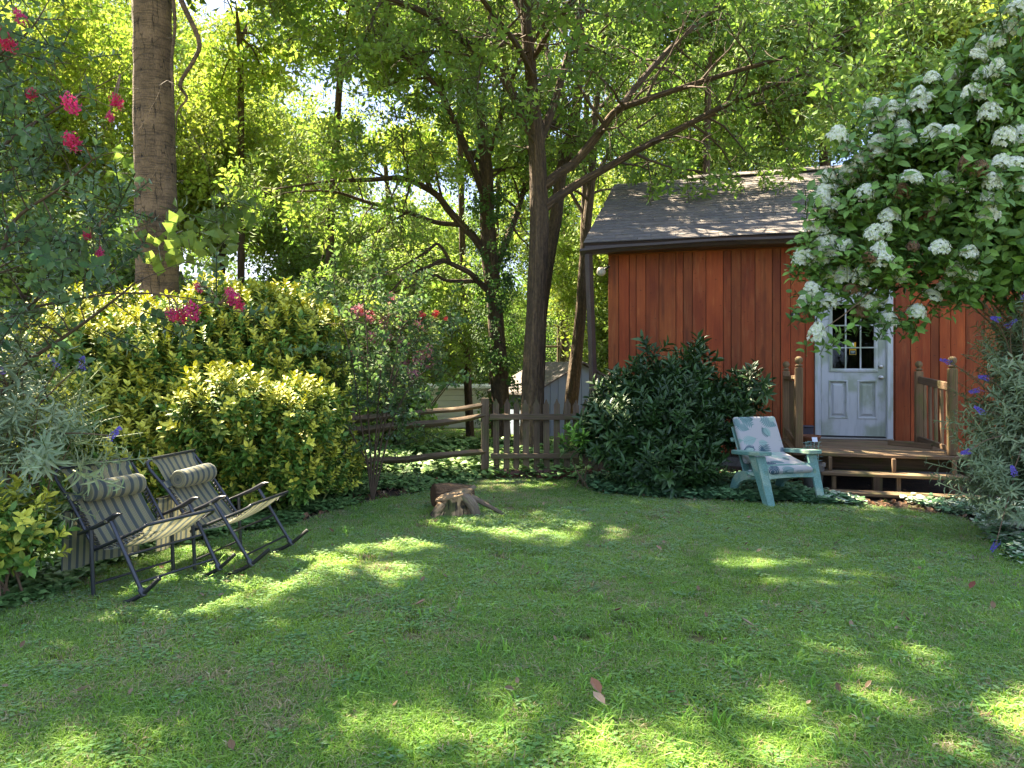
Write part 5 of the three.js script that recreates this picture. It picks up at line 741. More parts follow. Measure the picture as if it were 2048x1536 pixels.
// ---- white panicle hydrangea over the porch
{
  const r = rng(1021), spr = [1, 2, 3].map((i) => spray(400 + i, { n: 9, len: 0.22, L: 0.1, W: 0.056, spread: 1, curl: 0.35, droop: 0.2 }));
  const lobes = [lobe(1985, 340, 6.0, 0.66, 0.55, 0.5), lobe(1850, 345, 6.1, 0.38, 0.36, 0.36), lobe(1760, 430, 6.15, 0.34, 0.28, 0.3), lobe(1940, 235, 6.0, 0.4, 0.34, 0.36), lobe(2060, 190, 5.9, 0.45, 0.5, 0.4), lobe(1800, 500, 6.1, 0.5, 0.22, 0.3), lobe(1716, 528, 6.2, 0.2, 0.11, 0.2), lobe(1930, 490, 6.0, 0.5, 0.3, 0.32), lobe(2090, 400, 5.8, 0.5, 0.7, 0.4), lobe(2090, 530, 5.8, 0.5, 0.26, 0.3), lobe(1695, 405, 6.15, 0.15, 0.12, 0.16), lobe(1790, 280, 6.1, 0.2, 0.14, 0.2)];
  const t = shrub('panicle_hydrangea', 'tall white flowering hydrangea arching over the porch and shed roof', V(5.6, 0, -6.2), lobes, 1250, spr, M.leafShrub, [0.06, 0.14, 0.02], [0.15, 0.28, 0.035], 1022, { shell: 0.35, out: 0.75, up: 0.35, rand: 0.5, size: [0.75, 1.2], stems: 26, rad: 0.014, low: -1 });
  const head = (seed, dry) => { const q = rng(seed), g = new Leaves(); for (let i = 0; i < 170; i++) { const h = Math.pow(q(), 0.8), a = q() * 6.28, R = 0.085 * Math.sqrt(1 - h * h * 0.92) * (0.72 + 0.36 * q()), c = V(Math.cos(a) * R, h * 0.115 - 0.03, Math.sin(a) * R), out = V(Math.cos(a), 0.25 + h * 0.9, Math.sin(a)).add(rdir(q).multiplyScalar(0.4)).normalize(), tan = V(-out.z, 0.1, out.x).normalize(), b = V(0, 0, 0).crossVectors(out, tan); for (let k = 0; k < 4; k++) { const th = k * 1.571 + q() * 0.4, d = tan.clone().multiplyScalar(Math.cos(th)).addScaledVector(b, Math.sin(th)).addScaledVector(out, 0.15); g.leaf(c, d.normalize(), out, 0.017 + q() * 0.006, 0.017, { lo: true, fold: 0.1, curl: 0.1, col: vary(q, dry ? [0.26, 0.15, 0.07] : q() < 0.25 ? [0.66, 0.74, 0.44] : [0.82, 0.84, 0.7], dry ? 0.3 : 0.08) }); } } return g.build(); };
  const heads = [head(1), head(2), head(3)], dry = [head(4, 1), head(5, 1)];
  const z5 = (x, y) => [1600 + x * 0.3124, 200 + y * 0.3124], z3 = (x, y) => [1250 + x * 0.3906, y * 0.3906];
  const white = [[235, 205], [300, 265], [490, 140], [570, 150], [650, 170], [470, 10], [580, 20], [680, 25], [760, 30], [550, 80], [850, 200], [970, 180], [680, 235], [1215, 70], [1310, 220], [1420, 215], [500, 250], [450, 320], [510, 325], [490, 375], [380, 385], [310, 420], [445, 425], [290, 490], [350, 475], [440, 495], [185, 480], [165, 545], [215, 560], [140, 620], [205, 650], [185, 710], [415, 580], [710, 480], [910, 490], [570, 725], [890, 645], [1205, 610], [1205, 705], [1290, 380], [1370, 385], [1230, 510], [1420, 530], [85, 800], [145, 820], [470, 845], [535, 825], [150, 900], [210, 875], [290, 905], [210, 960], [30, 960], [15, 1000], [125, 985], [500, 945], [530, 1000], [895, 920], [1080, 965], [990, 1070], [1065, 1085], [640, 1110], [280, 1105], [180, 1085], [385, 1115], [75, 1190], [45, 1265], [185, 1280], [425, 1265], [505, 1260], [840, 1230], [935, 1170], [745, 1340], [565, 1390], [110, 1470]].map((e) => z5(...e)).concat([[2010, 30], [1960, 140], [1890, 200], [1830, 230], [1800, 270], [1900, 340], [1830, 370], [1760, 370], [1690, 350], [1680, 400], [1570, 385], [1500, 470], [1550, 490], [1780, 450], [1840, 470]].map((e) => z3(...e)));
  const brown = [[655, 575], [820, 730], [1060, 400], [720, 920], [440, 990], [330, 1190], [390, 1340], [1150, 430]].map((e) => z5(...e));
  const stalks = [], extra = [];
  const put = (px, py, geo, mat, name, s) => {
    let near = lobes[0], best = 1e9; for (const l of lobes) { const c = l.c, x = 1024 + FOC * c.x / -c.z, y = HOR - FOC * (c.y - EYE) / -c.z, q = Math.hypot((px - x) / l.r[0], (py - y) / l.r[1]); if (q < best) { best = q; near = l; } }
    const k = clamp(1 - (best / (FOC / 6)) ** 2), d = -near.c.z - near.r[2] * Math.sqrt(k) - 0.14 - r() * 0.12, p = P(px, py + 8, d), dir = V((r() - 0.6) * 0.7, 0.7 + r() * 0.5, 0.5 * r() + 0.15).normalize();
    const m = part(name, geo, mat, t); m.position.copy(p).sub(t.position); m.quaternion.copy(aim(dir, r)); m.scale.set(s * (0.7 + r() * 0.5), s * (0.65 + r() * 0.6), s * (0.7 + r() * 0.5));
    const from = near.c.clone().lerp(p, 0.45); stalks.push(tube([from, from.clone().lerp(p, 0.6).add(V(0, -0.06, 0)), p], [0.006, 0.005, 0.003], 4, 3));
    for (let q = 0; q < 4; q++) extra.push({ p: p.clone().add(V((r() - 0.5) * 0.26, -0.12 - r() * 0.08, 0.0 - r() * 0.16)), q: aim(V((r() - 0.5), 0.5, r() * 0.8).normalize(), r), s: 0.7 + r() * 0.4, c: mixc([0.06, 0.14, 0.02], [0.15, 0.28, 0.035], r(), r, 0.16) });
  };
  white.forEach(([x, y], i) => put(x, y, heads[i % 3], M.petal, 'flower_head', 0.86)); brown.forEach(([x, y], i) => put(x, y, dry[i % 2], M.petal, 'dry_flower_head', 0.75));
  part('flower_stalks', merge(stalks), M.stem, t, true).userData.kind = 'stuff'; copies('foliage', spr[0], M.leafShrub, extra, t);
}
// ---- butterfly bushes
function wand(seed, n = 9, L = 0.1, W = 0.017) { const r = rng(seed), g = new Leaves(), len = 0.42; g.stick(V(0, 0, 0), V(0, len, 0), 0.0035, [1.0, 0.95, 0.75]); for (let i = 0; i < n; i++) for (const s of [0, 1, 2]) { const t = (i + 0.3 + r() * 0.3) / n, a = i * 1.57 + s * 2.1 + r() * 0.5; if (s === 2 && r() < 0.5) continue; g.leaf(V(0, len * t, 0), V(Math.cos(a), 0.5 + r() * 0.4, Math.sin(a)).normalize(), V(0, 1, 0), L * lerp(1.15, 0.55, t) * (0.8 + r() * 0.4), W * lerp(1.2, 0.8, t), { curl: 0.3 + r() * 0.35, fold: 0.4, col: vary(r, [1, 1, 1], 0.16) }); } return g.build(); }
function spike(seed, L = 0.16) { const r = rng(seed), g = new Leaves(); for (let i = 0; i < 110; i++) { const t = Math.pow(r(), 0.85), a = r() * 6.28, R = 0.021 * (1 - t * 0.75), c = V(Math.cos(a) * R, t * L, Math.sin(a) * R), d = V(Math.cos(a), 0.5, Math.sin(a)).add(rdir(r).multiplyScalar(0.5)).normalize(); g.leaf(c, d, V(0, 1, 0), 0.014, 0.011, { lo: true, fold: 0.1, curl: 0, col: vary(r, [0.22, 0.16, 0.62], 0.22) }); } return g.build(); }
const wands = [1, 2, 3].map((i) => wand(60 + i)), spikes = [spike(1), spike(2, 0.12)];
function butterfly(label, base, lobes, n, flowers, seed, o = {}) {
  const t = shrub('butterfly_bush', label, base, lobes, n, wands, M.leafShrub, [0.14, 0.2, 0.09], [0.28, 0.34, 0.17], seed, { shell: 0.25, out: 0.8, up: 0.45, rand: 0.4, size: [0.7, 1.15], stems: 40, rad: 0.01, ...o }), r = rng(seed + 5), st = [];
  for (const [px, py, d, dx, dy] of flowers) { const p = P(px, py, d), dir = V(dx, dy, 0.25).normalize(), m = part('flower_spike', spikes[st.length % 2], M.petal, t); m.position.copy(p).sub(base); m.quaternion.copy(aim(dir, r)); m.scale.setScalar(0.8); const b = lobes[0].c.clone().lerp(p, 0.4); st.push(tube([b, b.clone().lerp(p, 0.6).add(V(0, 0.03, 0)), p.clone().addScaledVector(dir, 0.05)], [0.006, 0.004, 0.003], 4, 4)); }
  part('flower_stalks', merge(st), M.stem, t, true).userData.kind = 'stuff'; return t;
}
butterfly('silvery leaved butterfly bush beside the striped recliners', V(-3.25, 0, -4.75), [lobe(15, 860, 4.7, 0.25, 0.36, 0.3), lobe(95, 860, 4.6, 0.16, 0.22, 0.2), lobe(20, 950, 4.6, 0.24, 0.2, 0.25), lobe(120, 920, 4.5, 0.1, 0.12, 0.15), lobe(-70, 820, 4.8, 0.3, 0.45, 0.3)], 190, [[125, 745, 4.4, -0.4, 0.7], [163, 742, 4.4, 0.2, 0.8], [0, 670, 4.5, -0.2, 0.9], [12, 748, 4.5, -0.6, 0.5], [215, 882, 4.3, 0.7, 0.6]], 1031);
butterfly('silvery leaved butterfly bush at the right end of the porch', V(4.6, 0, -6.05), [lobe(2055, 850, 6.0, 0.24, 0.6, 0.3), lobe(2075, 720, 6.0, 0.22, 0.35, 0.25), lobe(2030, 950, 5.9, 0.2, 0.28, 0.25), lobe(2045, 1010, 5.8, 0.24, 0.22, 0.25), lobe(2130, 850, 6.0, 0.3, 0.75, 0.3)], 720, [[1906, 728, 5.8, -0.95, 0.3], [1978, 757, 5.7, -0.9, 0.15], [1965, 778, 5.7, -0.95, -0.2], [2000, 640, 5.6, -0.6, 0.1], [2042, 606, 5.6, 0.1, 0.5], [1942, 902, 5.6, -0.7, -0.1], [1997, 1080, 5.5, -0.4, -0.3], [2010, 655, 5.6, 0.3, 0.3], [1968, 828, 5.7, -0.5, 0.3], [2030, 950, 5.5, -0.3, 0.4]], 1041);
// ---- crape myrtles
function myrtle(seed) { return spray(seed, { n: 12, len: 0.26, L: 0.055, W: 0.034, spread: 1.1, curl: 0.2, round: 0.6, side: 1 }); }
const myrtles = [1, 2, 3].map((i) => myrtle(70 + i));
function ruffle(seed, col) { const r = rng(seed), g = new Leaves(); for (let i = 0; i < 70; i++) { const e = rdir(r), k = Math.pow(r(), 0.4), c = V(e.x * 0.055 * k, e.y * 0.075 * k + 0.05, e.z * 0.055 * k), o = e.clone().add(rdir(r).multiplyScalar(0.6)).normalize(), q = rdir(r); for (let s = 0; s < 2; s++) g.leaf(c, V(0, 0, 0).crossVectors(o, q).addScaledVector(o, 0.6).multiplyScalar(s ? 1 : -1).normalize(), o, 0.022, 0.02, { lo: true, fold: 0.4, curl: 0.4 * r(), col: vary(r, col, 0.2) }); } return g.build(); }
const pinks = [ruffle(1, [0.62, 0.03, 0.12]), ruffle(2, [0.66, 0.05, 0.2])], reds = [ruffle(3, [0.6, 0.05, 0.05])];
function crape(name, label, limbs, seed, o, flowers, fl, ca, cb) {
  const r = rng(seed), t = thing(name, label, 'small tree', limbs[0].p[0].clone().setY(0)); limbs.forEach((l) => part('stem', tube(l.p, l.r, 7, 5, 0.1, seed), M.twig, t, true));
  const b = branchOut(limbs, r, o); if (b.tubes.length) part('twigs', merge(b.tubes), M.twig, t, true).userData.kind = 'stuff';
  leafTotal += dress(t, myrtles, M.leaf, o.keep ? b.leaves.filter(([p]) => o.keep(p, r())) : b.leaves, r, ca, cb, { size: [0.75, 1.2], name: 'foliage' });
  const st = []; flowers.forEach(([px, py, d, s], i) => { const m = part('flower_cluster', fl[i % fl.length], M.petal, t), p = P(px, py, d), dir = V((r() - 0.5) * 0.8, 0.8, 0.3).normalize(); m.position.copy(p).sub(t.position); m.quaternion.copy(aim(dir, r)); m.scale.setScalar(s * 0.78); let best = null, bd = 1e9; for (const l of limbs) for (const q of l.p) { const e = q.distanceTo(p); if (e < bd) { bd = e; best = q; } } st.push(tube([best, best.clone().lerp(p, 0.5).add(V(0, 0.05, 0)), p.clone().addScaledVector(dir, 0.04)], [0.006, 0.005, 0.003], 4, 3)); });
  if (st.length) part('flower_stalks', merge(st), M.stem, t, true).userData.kind = 'stuff'; return t;
}
{
  const D = 4.6, b = [-120, 1150, 0.035, 0.2];
  const L = (...p) => ({ ...limb([b, ...p], D), t0: 0.3 });
  crape('crape_myrtle', 'crape myrtle with crimson flower clusters arching in above the butterfly bush',
    [L([-60, 850, 0.025], [5, 670, 0.018], [62, 612, 0.015, -0.1], [140, 523, 0.009, -0.2], [200, 440, 0.004, -0.3]), L([-40, 860, 0.024], [47, 734, 0.017], [130, 673, 0.013, -0.1], [203, 620, 0.01, -0.2], [273, 564, 0.006, -0.3]), L([-100, 760, 0.022], [0, 636, 0.014], [78, 612, 0.011, -0.1], [140, 601, 0.009, -0.2], [234, 587, 0.007, -0.2], [330, 590, 0.005, -0.3], [440, 608, 0.003, -0.3]), L([-110, 640, 0.026], [-60, 420, 0.018], [0, 301, 0.014], [113, 219, 0.009, -0.1], [171, 185, 0.006, -0.2], [240, 150, 0.003, -0.3]), L([-100, 680, 0.026], [0, 513, 0.016], [27, 444, 0.013], [120, 376, 0.009, -0.1], [185, 320, 0.005, -0.2]), L([-120, 600, 0.028], [-90, 300, 0.02], [-20, 130, 0.012], [60, 60, 0.006, -0.1], [110, -20, 0.003]), L([-130, 700, 0.03], [-150, 300, 0.022], [-120, 60, 0.013], [-40, -120, 0.006])],
    1051, { t0: 0.3, perM: 6, len: 0.42, len2: 0.22, twigs: 6.5, leaf: 6, droop: 0.06, lift: 0.08, leafUp: 0.1, keep: (p, q) => (p.y > 1.95 ? p.x / -p.z < -0.53 : q < (p.x / -p.z < -0.6 ? 0.5 : 0.25)) },
    [[22, 98, 4.3, 1.15], [45, 44, 4.4, 0.8], [62, 197, 4.4, 0.7], [150, 222, 4.25, 1.05], [237, 214, 4.25, 0.85], [222, 242, 4.25, 0.55], [150, 296, 4.25, 1.1], [200, 514, 4.3, 0.6], [175, 477, 4.3, 0.65], [390, 636, 4.25, 1.0], [365, 642, 4.25, 0.9], [470, 604, 4.25, 0.95], [482, 618, 4.25, 0.7], [400, 582, 4.3, 0.6], [8, 66, 4.4, 0.6], [345, 638, 4.3, 0.7]], pinks, [0.06, 0.13, 0.05], [0.16, 0.27, 0.08]);
}
{
  const D = 7.7, b = [745, 1005, 0.013]; const L = (...p) => ({ ...limb([b, ...p], D), t0: 0.35 });
  crape('crape_myrtle', 'thin many stemmed crape myrtle with a few red flowers in front of the rail fence',
    [L([735, 930, 0.012], [718, 820, 0.01], [700, 700, 0.008], [670, 600, 0.005]), L([742, 930, 0.012], [735, 800, 0.01], [735, 690, 0.01], [725, 580, 0.005]), L([755, 930, 0.012], [775, 820, 0.01], [800, 730, 0.01], [850, 660, 0.005]), L([765, 920, 0.012], [790, 830, 0.01], [830, 760, 0.008], [880, 720, 0.004]), L([750, 900, 0.011], [760, 760, 0.012], [770, 640, 0.006]), L([740, 940, 0.01], [700, 860, 0.01], [670, 760, 0.005]), L([752, 900, 0.01], [790, 720, 0.01], [815, 600, 0.004])],
    1061, { t0: 0.3, perM: 7, len: 0.42, len2: 0.22, twigs: 6, leaf: 5, droop: 0.04, lift: 0.1 },
    [[845, 640, 7.5, 1.0], [868, 634, 7.5, 0.85], [890, 640, 7.5, 0.5], [745, 630, 7.6, 0.5], [725, 625, 7.6, 0.5], [795, 636, 7.6, 0.5], [765, 738, 7.6, 0.5]], reds, [0.06, 0.13, 0.035], [0.15, 0.25, 0.06]);
}
// ---- understorey beyond the fence
const soft = [1, 2, 3].map((i) => spray(430 + i, { n: 18, len: 0.36, L: 0.08, W: 0.045, lo: true, spread: 1, curl: 0.3 }));
[[640, 700, 13.5, 1.3, 1.0, dark], [720, 810, 12.5, 0.8, 0.4, mid], [520, 690, 14.5, 1.5, 0.9, dark], [380, 700, 14, 1.5, 0.9, dark], [930, 660, 26, 2.2, 1.4, mid], [200, 620, 13, 1.4, 1.2, dark], [40, 560, 12, 1.4, 1.5, mid], [1240, 690, 20, 0.8, 1.3, mid], [820, 620, 17, 1.8, 1.2, mid], [690, 590, 18, 1.9, 1.3, mid]].forEach(([px, py, d, rx, ry, [a, b]], i) => shrub('understorey_shrub', 'leafy green shrub in the undergrowth beyond the rail fence', V(P(px, py, d).x, groundY(0, -d), -d), [lobe(px, py, d, rx, ry, rx * 0.8), lobe(px + (i % 2 ? 40 : -40), py + ry * 50, d - 0.2, rx * 0.8, ry * 0.7, rx * 0.6), lobe(px + (i % 2 ? -50 : 50), py + ry * 60, d, rx * 0.7, ry * 0.7, rx * 0.6)], 700, soft, M.leaf, a, b, 1100 + i, { shell: 0.3, out: 0.8, up: 0.2, rand: 0.6, size: [1, 1.7], stems: 14, rad: 0.02, group: 'undergrowth shrubs beyond the rail fence' }));
{
  const r = rng(1150), t = shrub('pink_crape_myrtle', 'pale pink flowering bush beyond the rail fence', V(P(790, 740, 13).x, groundY(0, -13), -13), [lobe(790, 700, 13, 0.8, 0.6, 0.6), lobe(740, 760, 13, 0.6, 0.5, 0.5)], 380, soft, M.leaf, ...mid, 1151, { shell: 0.3, size: [0.8, 1.3], stems: 14 }); const pk = ruffle(9, [0.7, 0.3, 0.36]);
  for (let i = 0; i < 26; i++) { const m = part('flower_cluster', pk, M.petal, t), p = P(700 + r() * 160, 600 + r() * 170, 12.4 + r() * 0.5); m.position.copy(p).sub(t.position); m.quaternion.copy(aim(V((r() - 0.5), 1, 0.3).normalize(), r)); m.scale.setScalar(1.3 + r() * 0.8); }
}
// ---- small succulent in a pot on the porch
{
  const t = thing('succulent_plant', 'blue green succulent stems with a white plant tag beside the armchair', 'plant', porchAt(-0.72, 0, 1.98)); const r = rng(1160), g = new Leaves();
  for (let s = 0; s < 5; s++) { const x = (r() - 0.5) * 0.12, z = (r() - 0.5) * 0.1; g.stick(V(x, 0.3, z), V(x * 1.4, 0.58, z), 0.005, [0.3, 0.4, 0.3]); for (let i = 0; i < 14; i++) { const a = i * 2.4, y = 0.36 + i * 0.016; g.leaf(V(x * 1.2, y, z), V(Math.cos(a), 0.4, Math.sin(a)).normalize(), V(0, 1, 0), 0.055, 0.028, { round: 1, col: vary(r, [0.2, 0.34, 0.3], 0.15) }); } }
  part('foliage', g.build(), M.leafShrub, t).userData.kind = 'stuff'; part('pot', new THREE.LatheGeometry([[0.001, 0], [0.09, 0], [0.12, 0.3], [0.13, 0.3], [0.13, 0.34], [0.115, 0.34], [0.11, 0.31], [0.001, 0.31]].map(([x, y]) => new THREE.Vector2(x, y)), 20), M.concrete, t);
  part('plant_tag', sheet((u, v) => V((u - 0.5) * 0.06, 0.58 + v * 0.05, 0.05 - v * 0.02), 2, 2), std({ color: lin(0.7, 0.72, 0.78), roughness: 0.6, side: THREE.DoubleSide }), t);
}

// ---------------------------------------------------------------- turf, ground cover, litter
function tuft(seed, n, L, w, lean, spread) {
  const r = rng(seed), g = new Leaves();
  for (let i = 0; i < n; i++) {
    const a = r() * 6.28, b = r() * 6.28, f = V(Math.cos(a), 0, Math.sin(a)).multiplyScalar(spread * Math.sqrt(r())), d = V(Math.cos(b), 0, Math.sin(b)), s = V(-d.z, 0, d.x), l = L * (0.5 + r() * 0.8), k = lean * (0.4 + r()), col = vary(r, [1, 1, 1], 0.2), ww = w * (0.7 + r() * 0.6);
    const p0 = f, p1 = f.clone().add(V(0, l * 0.5, 0)).addScaledVector(d, l * k * 0.25), p2 = f.clone().add(V(0, l * (0.92 - 0.35 * k), 0)).addScaledVector(d, l * k * 0.8);
    const e = (p, q) => p.clone().addScaledVector(s, ww * q); g.tri(e(p0, -0.5), e(p0, 0.5), e(p1, 0.5), col); g.tri(e(p0, -0.5), e(p1, 0.5), e(p1, -0.5), col); g.tri(e(p1, -0.5), e(p1, 0.5), p2, col);
  }
  return g.build();
}
const fine = [1, 2, 3, 4].map((i) => tuft(500 + i, 26, 0.046, 0.0029, 1.1, 0.05)), broad = [1, 2, 3].map((i) => tuft(520 + i, 10, 0.06, 0.0055, 1.3, 0.045)), crab = [1, 2].map((i) => tuft(540 + i, 11, 0.095, 0.0075, 1.3, 0.03));
function cloverGeo(seed) { const r = rng(seed), g = new Leaves(); for (let i = 0; i < 9; i++) { const a = r() * 6.28, R = 0.06 * Math.sqrt(r()), c = V(Math.cos(a) * R, 0.015 + r() * 0.025, Math.sin(a) * R); for (let k = 0; k < 3; k++) { const th = k * 2.09 + a; g.leaf(c, V(Math.cos(th), 0.1, Math.sin(th)).normalize(), V(0, 1, 0), 0.0095, 0.0095, { lo: false, round: 1, fold: 0.1, curl: 0.1, col: vary(r, [1, 1, 1], 0.15) }); } } return g.build(); }
function ivyGeo(seed, L = 0.05) { const r = rng(seed), g = new Leaves(); for (let i = 0; i < 11; i++) { const a = r() * 6.28, R = 0.1 * Math.sqrt(r()), c = V(Math.cos(a) * R, 0.02 + r() * 0.05, Math.sin(a) * R), b = r() * 6.28; g.leaf(c, V(Math.cos(b), 0.15 + r() * 0.3, Math.sin(b)).normalize(), V(0, 1, 0).add(rdir(r).multiplyScalar(0.35)), L * (0.7 + r() * 0.6), L * 0.9, { round: 0.8, fold: 0.2, curl: 0.3, col: vary(r, [1, 1, 1], 0.2) }); } return g.build(); }
const clovers = [1, 2].map((i) => cloverGeo(560 + i)), ivies = [1, 2, 3].map((i) => ivyGeo(570 + i));
const upright = (r, t = 0.25) => aim(V((r() - 0.5) * t, 1, (r() - 0.5) * t).normalize(), r);
const shedBox = (x, z, m = 0) => { const p = V(x, 0, z).sub(SHED).applyAxisAngle(UP, -TURN); return p.x > WL - m && p.x < WR + m && p.z < 0.02 + m; };
const porchBox = (x, z) => { const p = V(x, 0, z).sub(SHED).applyAxisAngle(UP, -TURN); return p.x > -0.66 && p.x < 1.56 && p.z < 2.4 && p.z > -0.1; };
{
  const r = rng(2001), A = fine.map(() => []), B = broad.map(() => []), C = crab.map(() => []), D = clovers.map(() => []), W = ivies.map(() => []);
  const onLawn = (x, z) => !inside(leftBed, x, z) && !inside(rightBed, x, z) && !shedBox(x, z);
  const add = (x, z) => {
    if (!onLawn(x, z)) { if (r() > 0.03 || shedBox(x, z) || porchBox(x, z)) return; }
    const n1 = smoothNoise(x * 1.3 + 40, z * 1.3 + 40, 7), n2 = smoothNoise(x * 3.7 + 90, z * 3.7 + 90, 8), n3 = smoothNoise(x * 0.6 + 20, z * 0.6 + 20, 9), p = V(x, groundY(x, z) - 0.006, z), straw = r() < 0.09 + 0.26 * smooth(0.6, 0.85, smoothNoise(x * 2.1 + 11, z * 2.1 + 7, 17));
    if (n2 < 0.2 && r() < 0.75) return;
    const c = straw ? mixc([0.32, 0.26, 0.11], [0.44, 0.38, 0.18], r(), r) : mixc([0.115, 0.28, 0.01], [0.3, 0.46, 0.03], clamp(n1 * 0.6 + r() * 0.55 - 0.1), r, 0.15);
    const k = r(); if (k < 0.76) A[Math.floor(r() * 4)].push({ p, q: upright(r), s: 0.7 + r() * 0.6, c }); else if (k < 0.88 + 0.08 * (n3 - 0.5)) B[Math.floor(r() * 3)].push({ p, q: upright(r), s: 0.6 + r() * 0.6, c: straw ? c : mixc([0.12, 0.3, 0.018], [0.27, 0.45, 0.045], r(), r) }); else if (n1 > 0.46) D[Math.floor(r() * 2)].push({ p, q: upright(r, 0.15), s: 0.7 + r() * 0.6, c: mixc([0.09, 0.25, 0.022], [0.2, 0.38, 0.05], r(), r) });
    if (r() < 0.009) W[Math.floor(r() * 3)].push({ p: V(x, 0.005, z), q: upright(r), s: 0.22 + r() * 0.3, c: mixc([0.08, 0.22, 0.03], [0.18, 0.36, 0.06], r(), r) });
    if (n3 > 0.5 && r() < 0.02) C[Math.floor(r() * 2)].push({ p, q: upright(r), s: 0.55 + r() * 0.6, c: mixc([0.14, 0.33, 0.022], [0.28, 0.48, 0.05], r(), r) });
  };
  for (let i = 0; i < 135000; i++) { const d = 2.0 + 7.6 * Math.pow(r(), 0.82), x = (r() * 2 - 1) * (0.82 * d + 0.9); add(x, -d); }
  for (let i = 0; i < 26000; i++) { const d = 9.4 + 14 * Math.pow(r(), 1.3), x = (r() * 2 - 1) * 0.5 * d - 0.12 * d; add(x, -d); }
  ivies.forEach((g, i) => copies('lawn_weeds', g, M.grass, W[i], scene, { label: 'low round leaved weeds among the lawn grass', category: 'weeds' }));
  fine.forEach((g, i) => copies('grass', g, M.grass, A[i], scene, { label: 'short mixed lawn grass over the whole yard', category: 'grass' })); broad.forEach((g, i) => copies('grass', g, M.grass, B[i], scene, { label: 'broad bladed grass mixed into the lawn', category: 'grass' })); crab.forEach((g, i) => copies('grass', g, M.grass, C[i], scene, { label: 'long arching crabgrass tufts in the lawn', category: 'grass' })); clovers.forEach((g, i) => copies('clover', g, M.grass, D[i], scene, { label: 'small clover leaves growing through the lawn', category: 'clover' }));
}
{
  const r = rng(2101), L = ivies.map(() => []), K = ivies.map(() => []), N = ivies.map(() => []);
  for (let i = 0; i < 60000 && L[0].length < 2600; i++) { const x = lerp(-5.5, 0.2, r()), z = -lerp(3.6, 9.4, r()); if (!inside(leftBed, x, z) || smoothNoise(x * 2.2 + 5, z * 2.2, 21) < 0.34) continue; L[Math.floor(r() * 3)].push({ p: V(x, 0.004, z), q: upright(r), s: 0.6 + r() * 0.6, c: mixc([0.06, 0.14, 0.035], [0.15, 0.27, 0.07], r(), r) }); }
  for (let i = 0; i < 60000 && K[0].length < 900; i++) { const x = lerp(0.9, 6.5, r()), z = -lerp(5.2, 9.4, r()); if (!inside(rightBed, x, z) || porchBox(x, z) || smoothNoise(x * 2.5 + 5, z * 2.5, 22) < 0.3) continue; const front = !inside(rightBed, x - 0.05, z + 0.5); if (!front && r() < 0.75) continue; const pale = x > 3.3 && r() < 0.5; K[Math.floor(r() * 3)].push({ p: V(x, 0.004, z), q: upright(r), s: 0.7 + r() * 0.7, c: pale ? mixc([0.3, 0.38, 0.24], [0.5, 0.56, 0.4], r(), r) : mixc([0.06, 0.15, 0.06], [0.14, 0.27, 0.1], r(), r) }); }
  for (let i = 0; i < 5000; i++) { const z = -lerp(9.2, 14, r()), x = lerp(-5.5, 0.9, r()); if (smoothNoise(x * 1.5, z * 1.5 + 30, 23) < 0.3) continue; N[i % 3].push({ p: V(x, groundY(x, z), z), q: upright(r, 0.6), s: 0.9 + r() * 1.2, c: mixc([0.09, 0.19, 0.04], [0.24, 0.36, 0.09], r(), r) }); }
  ivies.forEach((g, i) => { copies('ground_cover', g, M.leafShrub, L[i], scene, { label: 'low green ground cover under the golden shrub', category: 'ground cover' }); copies('ground_cover', g, M.leafShrub, K[i], scene, { label: 'low variegated ground cover along the porch bed', category: 'ground cover' }); copies('ground_cover', g, M.leafShrub, N[i], scene, { label: 'sunlit ground cover beyond the rail fence', category: 'ground cover' }); });
}
